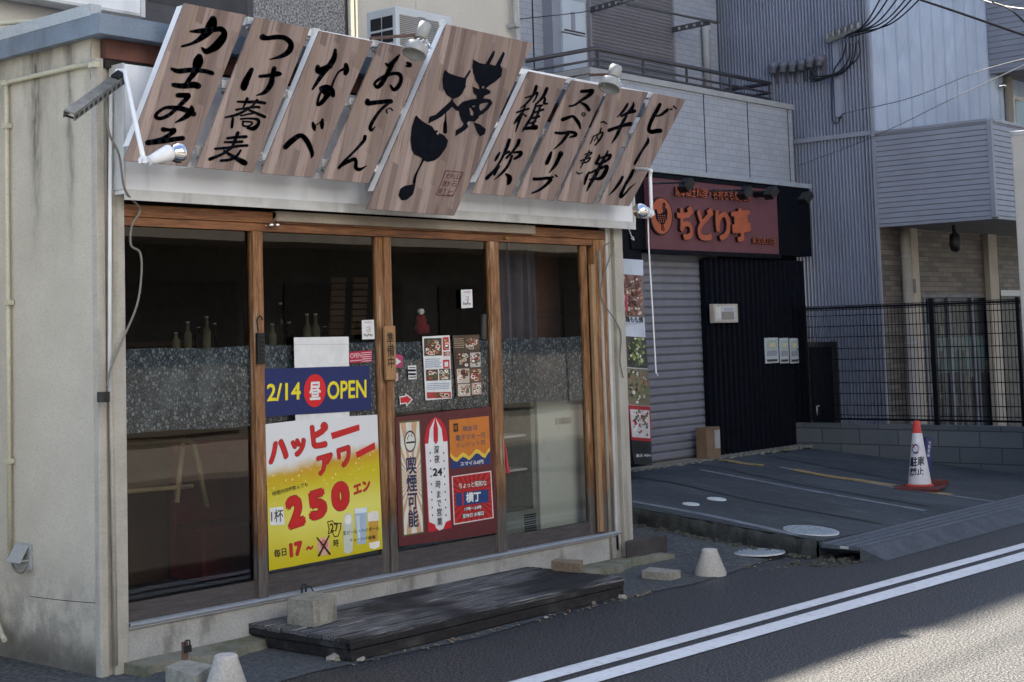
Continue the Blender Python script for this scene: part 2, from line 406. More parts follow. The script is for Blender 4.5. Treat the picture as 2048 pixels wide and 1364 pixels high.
M['litclad'] = surf('street_lit_fine_cladding', S(172, 186, 206), .42, .06, 1.5, fine=0, metal=.1)  # finer cladding, its paler colour carries the brighter light of the street side
M['siding'] = surf('grey_siding', S(148, 152, 164), .5, .06, 3, fine=0)
M['soffit'] = surf('soffit_grey', S(112, 114, 120), .7)
M['cap'] = surf('parapet_cap', S(168, 170, 170), .5, .08, 6)
M['shutter'] = surf('roller_shutter_steel', S(128, 130, 140), .5, .06, 4, fine=0, stain=.25, stcol=S(112, 108, 106))
M['shutter2'] = surf('upper_shutter_steel', S(138, 138, 144), .5, .06, 4, fine=0)
M['railing'] = surf('dark_bronze_rail', S(74, 72, 76), .45)
M['navy'] = surf('dark_navy_metal', S(8, 13, 26), .65, .15, 5, fine=0, spec=.15)
M['navy2'] = surf('dark_fascia_metal', S(9, 13, 23), .65, .15, 5, fine=0, spec=.15)
M['signred'] = surf('dull_maroon_panel', S(112, 68, 76), .6, .06, 3, fine=0)
M['signorange'] = surf('orange_letter_face', S(182, 94, 60), .55, .08, 8, fine=0)
M['signside'] = surf('letter_side', S(34, 24, 26), .6)
M['flash'] = surf('pale_flashing', S(170, 178, 184), .4, .08, 6)
M['cabinet'] = surf('meter_cabinet', S(196, 206, 214), .45, .05, 5, fine=0)
M['hood'] = surf('hood_grey', S(112, 116, 128), .6)
M['fence'] = surf('black_mesh_fence', S(10, 13, 22), .6, spec=.2)
M['pillar'] = surf('beige_pillar', S(176, 168, 156), .6, .08, 6)
M['wire_soft'] = surf('soft_grey_wire', S(96, 100, 110), .6)
M['cone_red'] = surf('cone_red', S(206, 62, 48), .5)
M['cone_white'] = surf('cone_white', S(226, 226, 230), .5, .04)
M['cone_base'] = surf('cone_rubber_base', S(96, 42, 40), .7)
M['card'] = surf('cardboard', S(128, 106, 84), .85)
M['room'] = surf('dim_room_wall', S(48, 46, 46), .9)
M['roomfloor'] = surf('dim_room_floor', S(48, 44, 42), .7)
M['counter'] = surf('counter_wood', S(82, 56, 40), .5)
M['maroon'] = surf('red_reflection_bench', S(120, 22, 30), .6)
M['palewood'] = surf('pale_wood_legs', S(168, 146, 112), .55)
M['curtain'] = surf('grey_violet_curtain', S(110, 104, 114), .9)
M['cupboard'] = surf('brown_cupboard', S(112, 72, 60), .6)
M['fridge'] = surf('white_fridge', S(226, 230, 224), .35, .03, 4, fine=0)
M['bottle'] = surf('bottle_glass', S(30, 24, 18), .1, .3, 10, fine=0, spec=.8)
M['bottle_clear'] = surf('pale_bottle', S(122, 118, 98), .1, .2, 10, fine=0, spec=.8)

# ------------------------------------------------------------------ writing
_txt = bpy.data.curves.new('tmp_text', 'FONT'); _to = bpy.data.objects.new('tmp_text', _txt); COL.objects.link(_to)
_cache = {}
def glyphs(s, bold=0.0):
    k = s
    if k in _cache: return _cache[k]
    _txt.body = s; _txt.resolution_u = 3
    bpy.context.view_layer.update()
    dg = bpy.context.evaluated_depsgraph_get()
    me = bpy.data.meshes.new_from_object(_to.evaluated_get(dg))
    vs = [(v.co.x, v.co.y) for v in me.vertices]; fs = [list(p.vertices) for p in me.polygons]
    bpy.data.meshes.remove(me); _cache[k] = (vs, fs); return vs, fs
def text(mb, s, bl, br, tl, proj, z=ID, bold=0.01, tight=True, depth=None):
    """lay a line of writing into the parallelogram bl, br, tl of the view z, on the surface proj"""
    vs, fs = glyphs(s, bold)
    if not vs: return
    a = np.array(vs); b_ = max(0.0, bold)
    if tight: x0, x1, y0, y1 = a[:,0].min()-b_, a[:,0].max()+b_, a[:,1].min()-b_, a[:,1].max()+b_
    else: x0, x1, y0, y1 = 0.0, float(len(s)), -.1, .86
    bl, br, tl = [np.array(z(*p)) for p in (bl, br, tl)]
    sh = [(0.0, 0.0)]
    if b_ > .008:
        nd = 4 if b_ < .018 else 8
        sh += [(b_*math.cos(2*math.pi*k/nd+.4), b_*math.sin(2*math.pi*k/nd+.4)) for k in range(nd)]
        if b_ > .05: sh += [(b_*.5*math.cos(2*math.pi*k/6), b_*.5*math.sin(2*math.pi*k/6)) for k in range(6)]
    dy_ = .00003
    for k, (sx_, sy_) in enumerate(sh):
        pts = []
        for (x, y) in vs:
            q = bl+(br-bl)*((x+sx_-x0)/max(1e-6, x1-x0))+(tl-bl)*((y+sy_-y0)/max(1e-6, y1-y0)); pts.append(proj(*q)-Vector((0, dy_*k, 0)))
        mb.add(pts, fs)
        if depth: _sides(mb, pts, fs, depth)
def _sides(mb, pts, fs, depth):
    if 1:
        # raised letters: side walls along the free edges
        from collections import Counter
        ec = Counter()
        for f in fs:
            for i in range(len(f)): ec[(f[i], f[(i+1) % len(f)])] += 1
        o = [Vector(p) for p in pts]; dv_ = Vector(depth)
        quads = [e for e in ec if (e[1], e[0]) not in ec]
        cur = mb.cur; mb.mat(M['signside'])
        for a_, b_ in quads: mb.add([o[a_], o[b_], o[b_]+dv_, o[a_]+dv_], [(0,1,2,3)])
        mb.cur = cur
def vtext(mb, s, top, bot, wd, proj, z=ID, bold=.012):
    n = len(s); t, b = np.array(top, float), np.array(bot, float)
    for i, ch in enumerate(s):
        a, c = t+(b-t)*i/n, t+(b-t)*(i+1)/n
        text(mb, ch, (c[0]-wd/2, c[1]), (c[0]+wd/2, c[1]-wd*.08), (a[0]-wd/2, a[1]), proj, z, bold, tight=False)
def stroke(mb, st, proj, z):
    """one brush stroke given as (x, y, width) stations"""
    p = spline(st, 5); n = len(p); L, Rr = [], []
    for i in range(n):
        a, b = p[max(i-1, 0)], p[min(i+1, n-1)]
        dx, dy = b[0]-a[0], b[1]-a[1]; q = math.hypot(dx, dy) or 1
        h = max(p[i][2], 2)/2
        L.append((p[i][0]-dy/q*h, p[i][1]+dx/q*h)); Rr.append((p[i][0]+dy/q*h, p[i][1]-dx/q*h))
    pr = lambda q: proj(*z(*q))
    for i in range(n-1): mb.add([pr(L[i]), pr(L[i+1]), pr(Rr[i+1]), pr(Rr[i])], [(0,1,2,3)])
    for i in range(0, n):
        h = max(p[i][2], 2)/2*.98
        if i in (0, n-1) or i % 3 == 0:
            mb.add([pr((p[i][0]+h*math.cos(t*math.pi/5), p[i][1]+h*math.sin(t*math.pi/5))) for t in range(10)], [list(range(10))])
def pf(mb, pts, proj, z=ID, holes=()):
    return mb.flat([z(*p) for p in pts], [[z(*p) for p in h] for h in holes], proj)
def ell(cx, cy, rx, ry, n=28, sk=0.0): return [(cx+rx*math.cos(2*math.pi*i/n), cy+ry*math.sin(2*math.pi*i/n)+sk*rx*math.cos(2*math.pi*i/n)) for i in range(n)]
def YP(Y): return lambda x, y: onY(x, y, Y)
def lerp(a, b, t): return (a[0]+(b[0]-a[0])*t, a[1]+(b[1]-a[1])*t)
# ================================================================== SETTING
def zA(x, y):
    t = (x-4.8)/5.25
    return min((1-t)*(.197+.095*y)+t*(.088+.084*y), .285)
g = MB(); g.poly([(-200,-200,-.02), (200,-200,-.02), (200,200,-.02), (-200,200,-.02)]); struct('ground', g, M['yard'])
g = MB(); g.poly([(-60,-9,0), (90,-9,0), (90,-.60,0), (-60,-.60,0)]); struct('road', g, M['asphalt'])
g = MB()
def zY(x, y):
    k = min(1, max(0, (x-4.06)/.45)); k = k*k*(3-2*k)
    return .004+k*max(0, .10*(y+.80))
xs_ = [-6+i*.5 for i in range(20)]+[4.05+i*.15 for i in range(6)]+[5.3, 5.8]
ys_ = [-.78, -.6, -.4, -.2, 0, .3, .6, 1.0, 1.5, 2.2, 3.2]
def yv(x, y): return (x, y+(.05*math.sin(x*3.1) if y == -.78 else 0), zY(x, y))
for x0, x1 in zip(xs_, xs_[1:]):
    for y0, y1 in zip(ys_, ys_[1:]): g.add([yv(x0,y0), yv(x1,y0), yv(x1,y1), yv(x0,y1)], [(0,1,2,3)], True)
struct('yard', g, M['yard'])
def gl(x, y): p = onZ(x, y, .004); return (p.x, p.y)
for (a, b), (c, d) in ((((1200,1314.5),(1200,1331)), ((1995,1100),(1995,1110.5))), (((1200,1342),(1200,1362.5)), ((2048,1103),(2048,1119)))):
    (ax, ay), (bx, by), (cx_, cy_), (dx, dy) = gl(*a), gl(*b), gl(*c), gl(*d)
    def ext(x0, y0, x1, y1, x): return (x, y0+(y1-y0)*(x-x0)/(x1-x0), .004)
    g = MB(); g.poly([ext(bx,by,dx,dy,-30), ext(bx,by,dx,dy,50), ext(ax,ay,cx_,cy_,50), ext(ax,ay,cx_,cy_,-30)]); struct('road_line', g, M['paintline'])
# apron sloping up to the second shop
g = MB(); n1, n2 = 12, 14; XA0, XA1, YA0, YA1 = 4.8, 10.02, -.93, 2.0
P_ = lambda i, j: (XA0+(XA1-XA0)*i/n1, YA0+(YA1-YA0)*j/n2, zA(XA0+(XA1-XA0)*i/n1, YA0+(YA1-YA0)*j/n2))
for i in range(n1):
    for j in range(n2): g.add([P_(i,j), P_(i+1,j), P_(i+1,j+1), P_(i,j+1)], [(0,1,2,3)])
kb = MB(); rk = random.Random(4); ke = []
for j in range(57):
    y = YA0+(YA1-YA0)*j/56; ke.append((XA0-.01+rk.uniform(-.010,.008), y, zA(XA0, y)-rk.uniform(.0,.018)))
for a, b in zip(ke, ke[1:]):
    a1, b1 = (XA0+.06, a[1], zA(XA0+.06,a[1])+.002), (XA0+.06, b[1], zA(XA0+.06,b[1])+.002)
    kb.add([a1, b1, b, a, (b[0]-.02,b[1],b[2]-.05), (a[0]-.02,a[1],a[2]-.05), (b[0]-.012+.01*math.sin(b[1]*9),b[1],-.02), (a[0]-.012+.01*math.sin(a[1]*9),a[1],-.02)], [(0,1,2,3),(3,2,4,5),(5,4,6,7)], True)
for i in range(n1):
    a, b = P_(i,0), P_(i+1,0); g.add([a, b, (b[0],b[1],-.05), (a[0],a[1],-.05)], [(0,1,2,3)])
struct('parking_apron', g, M['apron']); struct('apron_kerb', kb, surf('mossy_dark_kerb', S(46,49,47), .95, .35, 9, col2=S(68,72,72), fine=.15, bump=.8, stain=.6, stcol=S(40,44,30), ststretch=(1,1,1), stscale=11))
g = MB(); g.box(4.3, 10.5, 2.0, 3.0, -.05, .288); struct('shop_pavement', g, M['pad'])
def onA(x, y, lift=0.003):      # photo pixel on the apron
    z = .2
    for _ in range(30):
        p = onZ(x, y, z); z = .6*z+.4*(zA(p.x, p.y))
    p = onZ(x, y, z); return Vector((p.x, p.y, zA(p.x, p.y)+lift))
def astrip(name, pts, mat, wd, lift=.004):
    g = MB(); P3 = [onA(*p) for p in pts]
    for a, b in zip(P3, P3[1:]):
        for k in range(6):
            t0, t1 = k/6, (k+1)/6; p, q = a.lerp(b, t0), a.lerp(b, t1)
            p, q = [Vector((v.x, v.y, zA(v.x, v.y)+lift)) for v in (p, q)]
            s_ = (q-p).cross(Vector((0,0,1))).normalized()*wd/2
            g.add([p-s_, q-s_, q+s_, p+s_], [(0,1,2,3)])
    return struct(name, g, mat)
astrip('apron_joint', [(1262,955), (1500,1001), (1762,1048)], M['joint'], .034)
astrip('apron_joint', [(1386,930), (1600,970), (1860,1014)], M['joint'], .022)
astrip('apron_joint', [(1540,913), (1740,950), (1880,975)], M['joint'], .022)
astrip('parking_line', [(1262,1003), (1420,1032), (1600,1072)], M['fadedline'], .07, .0042)
astrip('parking_line', [(1400,940), (1620,982), (1850,1022)], M['fadedline'], .055, .0042)
astrip('parking_line', [(1560,935), (1800,978), (1990,1004)], M['fadedline'], .055, .0042)
g = MB()       # broken edge where the shop pavement meets the apron
for i in range(46):
    x = 4.9+i*.112; y = 1.97+random.uniform(-.03,.03); r = random.uniform(.02,.05)
    g.lathe((x, y, .275), (random.uniform(-.2,.2),random.uniform(-.2,.2),1), [(0, r), (.012, r*.9), (.02+random.random()*.012, r*.5)], 6)
o = build('broken_kerb_rubble', g, M['moss']); o['kind'] = 'stuff'; tag(o, 'broken mossy rubble along the edge of the second shop pavement', 'rubble')

# ================================================================== FIRST SHOP (wooden sliding doors)
shop = thing('restaurant_building', 'small cream mortar restaurant with wooden sliding glass doors and a white fascia', 'building', (1.9, .6, 0))
XS, ZR = -.147, 2.95
g = MB().mat(M['mortar']); g.box(XS, .02, .02, 3.0, -.03, 2.98); g.mat(M['darkgap'])
rc_ = random.Random(2)
for pts in ([(182,84),(180,104),(184,118),(181,140),(184,200),(185,300),(188,420),(190,560)], [(60,1193),(110,1199),(150,1203),(192,1206)], [(195,1190),(197,1150)]):
    P3 = spline([tuple(onX(x+rc_.uniform(-1.5,1.5), y, XS-.0006)) for x, y in pts], 4)
    for a_, b_ in zip(P3, P3[1:]):
        a_, b_ = Vector(a_), Vector(b_); s_ = (b_-a_).cross(Vector((1,0,0))).normalized()*.0016; g.add([a_-s_, b_-s_, b_+s_, a_+s_], [(0,1,2,3)])
build('side_wall', g, None, shop)
g = MB(); g.box(4.0, 4.04, .05, 3.0, -.03, 2.98); build('side_wall', g, M['mortar'], shop)
g = MB()
g.box(-.150, -.105, -.012, .03, -.02, 2.86); g.box(-.105, -.075, .006, .03, -.02, 2.86); g.box(-.075, .0, -.02, .04, -.02, 2.25)
build('corner_post', g, M['column'], shop, bevel=.004)
g = MB(); g.box(3.845, 3.885, -.005, .05, -.02, 2.25); g.box(3.885, 3.905, .01, .05, -.02, 2.25); g.box(3.905, 4.0, -.02, .05, -.02, 2.25)
build('corner_post', g, M['column'], shop, bevel=.004)
g = MB(); g.box(3.82, 3.845, -.012, .04, .1, 2.2); build('aluminium_strip', g, M['trim'], shop)
# roof slab with sheet edge, brown band under it
g = MB(); g.box(-.20, 4.15, -.12, 1.5, 2.955, 3.03); g.box(-.212, -.1705, -.099, 1.6, 2.950, 3.047); g.box(-.212, 4.16, -.132, -.1, 2.950, 3.045)
build('roof', g, M['roofedge'], shop)
g = MB(); g.obox((-.185, .55, 3.07), (0,1,.0), (1,0,0), (0,0,1), .62, .03, .028); build('roof_flashing', g, M['flash'], shop)
g = MB(); g.box(-.10, 4.0, -.03, .03, 2.86, 2.953); build('brown_band', g, M['rustband'], shop)
g = MB(); g.box(-.1, 4.0, -.02, .02, 2.82, 2.86); build('soffit', g, M['darkgap'], shop)
# white fascia
FY = -.10
g = MB(); g.box(-.055, 4.02, FY, 0.0, 2.215, 2.83); build('fascia', g, M['fascia'], shop, bevel=.004)
g = MB(); g.box(-.06, 4.028, FY-.012, FY-.001, 2.185, 2.235); g.box(4.012, 4.03, FY-.012, FY-.001, 2.235, 2.83); g.box(-.066, -.056, FY-.01, .0, 2.235, 2.83)
for x in (1.32, 2.70): g.box(x, x+.012, FY-.014, FY-.012, 2.186, 2.234)
build('fascia_trim', g, M['trim'], shop)
g = MB(); g.box(.93, 3.05, -.045, .02, 2.128, 2.18); g.cyl((.93,-.02,2.16),(3.05,-.02,2.16),.018); build('door_header_tube', g, surf('header_tube', S(150,140,126), .6), shop)
# sill, ledge
g = MB(); g.box(0, 3.845, -.012, .06, .04, .198); build('sill_base', g, M['sill'], shop)
g = MB(); g.box(0, 3.84, -.03, .05, .199, .222); g.cyl((0,-.03,.215),(3.84,-.03,.215),.010); build('door_rail', g, M['rail'], shop)
g = MB()
rl = random.Random(21); fr_ = [(-.03+i*.09, -.16+.035*math.sin(i*.9)+rl.uniform(-.02,.02), .046+rl.uniform(-.008,.006)) for i in range(48)]
for (x0,y0,z0), (x1,y1,z1) in zip(fr_, fr_[1:]):
    g.add([(x0,.0,.052),(x1,.0,.052),(x1,y1,z1),(x0,y0,z0),(x1,y1-.012,-.02),(x0,y0-.012,-.02)], [(0,3,2,1),(3,5,4,2)])
for e in (fr_[0], fr_[-1]): g.poly([(e[0],.0,.052),(e[0],e[1],e[2]),(e[0],e[1]-.012,-.02),(e[0],.0,-.02)])
build('mossy_ledge', g, M['moss'], shop)
# wood frame
g = MB(); g.box(0, 3.82, -.015, .05, 2.118, 2.176); build('lintel', g, M['lintel'], shop, bevel=.003)
g = MB(); g.box(0, 3.69, -.004, .04, 2.075, 2.117); build('top_track', g, M['lintel'], shop, bevel=.003)
g = MB(); g.box(3.695, 3.818, -.006, .05, .222, 2.117); build('end_post', g, M['wood'], shop, bevel=.003)
g = MB(); g.box(3.63, 3.668, -.03, -.008, .24, 1.95); build('loose_batten', g, surf('pale_batten', S(160,128,94), .7, .15, 9, (4,4,.5)), shop)
GY = .022
def panel(name, x0, x1, y, st, kick, label=None, sw0=.0, sw1=.0):
    """glazed panel: stiles of width sw0/sw1, kick board up to kick, glass and film as parts of it"""
    g = MB()
    g.box(x0, x0+sw0, y, y+.032, .224, 2.074); g.box(x1-sw1, x1, y, y+.032, .224, 2.074)
    pn = build(name, g, M['wood'], shop, label, bevel=.004)
    g = MB(); g.box(x0+sw0, x1-sw1, y+.005, y+.03, .224, kick); k = build('kick_board', g, M['kickboard'], pn); 
    g = MB(); g.poly([(x0+sw0, y+.016, kick), (x1-sw1, y+.016, kick), (x1-sw1, y+.016, 2.072), (x0+sw0, y+.016, 2.072)]); gl_ = build('glass_pane', g, M['glass'], pn)
    g = MB(); seg = 10
    for i in range(seg):
        a, b = x0+sw0+(x1-x0-sw0-sw1)*i/seg, x0+sw0+(x1-x0-sw0-sw1)*(i+1)/seg
        g.poly([(a, y+.024, 1.09+.006*math.sin(a*7)), (b, y+.024, 1.09+.006*math.sin(b*7)), (b, y+.024, 1.488+.004*math.sin(b*9)), (a, y+.024, 1.488+.004*math.sin(a*9))])
    build('frosted_film', g, M['film'], pn)
    for q in (k, gl_): pass
    return pn
def fix(pn):        # sub-parts are measured from the shop's base, not the panel mesh
    return pn
pn1 = panel('window_panel', .002, .86, .006, 0, .31, sw0=.0, sw1=.065)
pn2 = panel('sliding_door', .862, 1.757, .012, 0, .33, sw0=.02, sw1=.055)
pn3 = panel('sliding_door', 1.760, 2.70, .000, 0, .33, sw0=.055, sw1=.052)
pn4 = panel('window_panel', 2.702, 3.64, .010, 0, .31, sw0=.052, sw1=.06)
g = MB(); g.box(2.652, 2.735, -.010, .004, .224, 2.074); build('door_post', g, M['wood'], shop, bevel=.003)
g = MB(); g.box(.795, .858, -.012, .005, .224, 2.074); build('door_post', g, M['wood'], shop, bevel=.003)
# room behind the glass
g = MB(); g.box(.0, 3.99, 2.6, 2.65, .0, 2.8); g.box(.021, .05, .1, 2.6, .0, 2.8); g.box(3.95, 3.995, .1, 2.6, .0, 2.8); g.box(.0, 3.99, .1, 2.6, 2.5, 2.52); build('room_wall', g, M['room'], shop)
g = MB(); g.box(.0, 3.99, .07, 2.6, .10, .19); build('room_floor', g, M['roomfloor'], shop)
g = MB(); g.box(.2, 2.3, 1.1, 1.5, .19, 1.02); g.box(.15, 2.35, 1.05, 1.55, 1.02, 1.06); g.box(.2, 2.3, 2.3, 2.55, 1.5, 1.53); build('counter', g, M['counter'], shop, bevel=.004)
g = MB()      # pleated curtain behind the last window
n = 40
for i in range(n):
    f = lambda k: (3.03+k*.47/n, .34+.02*math.sin(k*1.1)+.008*math.sin(k*2.9))
    a, b = f(i), f(i+1); g.add([(a[0],a[1],.95),(b[0],b[1],.95),(b[0],b[1],2.4),(a[0],a[1],2.4)], [(0,1,2,3)], True)
tag(build('curtain', g, M['curtain']), 'grey violet pleated curtain behind the rightmost shop window', 'curtain')
g = MB(); g.box(3.56, 3.9, .45, .85, .2, 2.4); g.box(3.57, 3.89, .435, .449, 1.62, 1.64); g.box(3.57,3.89,.44,.449,1.66,2.3); tag(build('cupboard', g, M['cupboard'], bevel=.004), 'brown cupboard standing inside beside the pleated curtain', 'cupboard')
fr = thing('display_fridge', 'white display fridge inside the shop behind the rightmost window', 'fridge', (3.2, .5, .19))
g = MB(); g.box(3.24, 3.88, .14, .72, .2, 1.2); build('body', g, M['fridge'], fr, bevel=.006)
g = MB(); g.box(2.86, 3.235, .16, .70, .2, .42); g.box(2.86, 2.9, .16, .70, .42, 1.2); g.box(3.195, 3.235, .16, .70, .42, 1.2); g.box(2.9, 3.195, .66, .70, .42, 1.2); build('glass_case', g, surf('fridge_side', S(150,156,152), .5), fr, bevel=.004)
g = MB()
for i in range(12):
    for j in range(8): g.box(3.10+j*.015, 3.108+j*.015, .154, .1595, .23+i*.014, .238+i*.014)
build('vent', g, M['black'], fr)
g = MB(); g.box(2.9, 3.195, .2, .655, .66, .675); g.box(2.9, 3.195, .2, .655, .87, .885); build('shelf', g, M['trim'], fr)
g = MB(); g.box(3.42, 3.58, .134, .1395, .93, .97); build('badge', g, M['trim'], fr)
# bottles on the counter
def bottle(x, y, z, h, r, mat, label):
    b = thing('bottle', label, 'bottle', (x, y, z), 'bottles on the shelf inside the shop')
    g = MB(); g.lathe((x,y,z), (0,0,1), [(0,r),(h*.55,r),(h*.68,r*.45),(h*.95,r*.35)], 12); build('body', g, mat, b)
    g = MB(); g.cyl((x,y,z+h*.952),(x,y,z+h),r*.42,n=10); build('cap', g, M['trim'], b)
bl = ['slim dark bottle at the left end of the counter row', 'tall dark bottle with a gold neck on the counter', 'short dark bottle between two taller ones on the counter', 'tall pale jar-like bottle nearer the middle of the counter', 'pale bottle beside the tall pale one on the counter', 'brown bottle at the right end of the counter row']
zs0 = onY(600, 692, 1.1).z
g = MB(); g.box(.3, 3.3, 1.0, 1.25, zs0-.03, zs0-.002); build('back_shelf', g, M['counter'], shop)
for i, (px, h, mt) in enumerate(((545,.14,'bottle_clear'),(562,.27,'bottle'),(579,.15,'bottle'),(615,.20,'bottle_clear'),(632,.20,'bottle_clear'),(650,.12,'bottle'))):
    p = onY(px, 692, 1.1); bottle(p.x, 1.1, zs0, h, .028, M[mt], bl[i])
for i, (px, h, lab) in enumerate(((352,.10,'small glass jar on the inner shelf, leftmost behind the leftmost window'),(376,.16,'slim pale bottle second from left behind the leftmost window'),(398,.13,'stout dark bottle in the middle behind the leftmost window'),(414,.19,'tall pale bottle second from right behind the leftmost window'),(430,.15,'dark bottle rightmost behind the leftmost window'))):
    p = onY(px, 692, 1.1); bottle(p.x, 1.1, zs0, h, .024, M['bottle_clear' if i % 2 == 1 or i == 0 else 'bottle'], lab)
tb = thing('wooden_rack', 'pale wooden trestle rack standing inside the leftmost window', 'rack', (.6, .62, .19))
q = lambda x, y, Y=.5: onY(x, y, Y)
g = MB(); g.tube([q(232,886), q(372,879)], .014); build('top_rail', g, M['palewood'], tb)
g = MB(); g.tube([q(232,985), q(385,972)], .013); build('lower_rail', g, M['palewood'], tb)
for pts in (((372,879),(388,890),(398,930),(413,1014)), ((366,884),(360,930),(353,1005))):
    g = MB(); g.tube([q(*p) for p in pts], .016); build('leg', g, M['palewood'], tb)
g = MB(); p0, p1 = onY(405, 880, 1.05), onY(505, 1000, 1.05); g.box(p0.x-.25, p1.x+.1, 1.0, 1.06, .2, p0.z); g.box(p0.x-.25, p1.x+.1, .75, 1.0, .2, .5)
tag(build('red_reflection_bench', g, M['maroon'], bevel=.02), 'dark red bench form behind the pale wooden rack, added for a red reflection', 'bench')  # bench form added to stand in for a red reflection in the glass
hm = thing('hanging_menu_tags', 'brown wooden menu tags hanging in columns behind the left sliding door', 'menu board', (2.75, 1.7, 1.4))
for cx0 in (678, 722):
    g = MB()
    for k in range(9):
        p0, p1 = onY(cx0-14+k*-.6, 555+k*13, 1.0), onY(cx0+14-k*.6, 565+k*13, 1.0)
        g.box(p0.x, p1.x, 1.0, 1.012, p1.z, p0.z)
    build('tag_column', g, M['counter'], hm)
# ================================================================== SIGNBOARDS
BY = -.30
bp = YP(BY); lp = YP(BY-.004)
Z1, Z2, Z3 = Z(0,0,2.842), Z(480,0,2.842), Z(900,0,2.841)
r1, r2, r3, r4 = Z(260,20,4.545), Z(400,40,4.545), Z(540,70,4.7045), Z(650,90,5.052)
r5, r6, r7, r8 = Z(780,80,4.132), Z(970,160,5.931), Z(1040,160,5.685), Z(1130,170,5.683)
BOARDS = [
 ((369.4,6.3),(492.6,30),(374.7,332.5),(249,321), 'leftmost leaning wooden signboard with four brush characters, a spot bulb in front of its foot'),
 ((511.7,34.5),(620.7,56.3),(506.4,344.8),(392.3,334.3), 'leaning wooden signboard with two kana over two dense brush characters'),
 ((640,61.6),(745.7,82.7),(627,354.7),(522.2,346.6), 'leaning wooden signboard bearing only two big kana'),
 ((761.5,84.4),(857,103),(736.9,367),(644.7,357), 'leaning wooden signboard with three thin kana, left neighbour of the largest board'),
 ((893.4,48.6),(1065.4,86.2),(908.6,431),(734,417.7), 'largest leaning wooden signboard with black cup-shaped emblem and small red seal'),
 ((1058.4,142.6),(1134,158.4),(1021.4,392.5),(944,386.5), 'leaning wooden signboard with two dense black characters, right neighbour of the largest board'),
 ((1144.6,160.2),(1215,173),(1107.7,401.3),(1032,394.2), 'leaning wooden signboard with a column of five angular kana'),
 ((1222,173.5),(1297,184.8),(1186.9,408.3),(1115.4,400.6), 'leaning wooden signboard with two brush characters and a small bracketed note beside them'),
 ((1308.3,186.6),(1371.7,198.9),(1259,411.8),(1197.4,408.3), 'rightmost leaning wooden signboard with a long slash between two kana'),
]
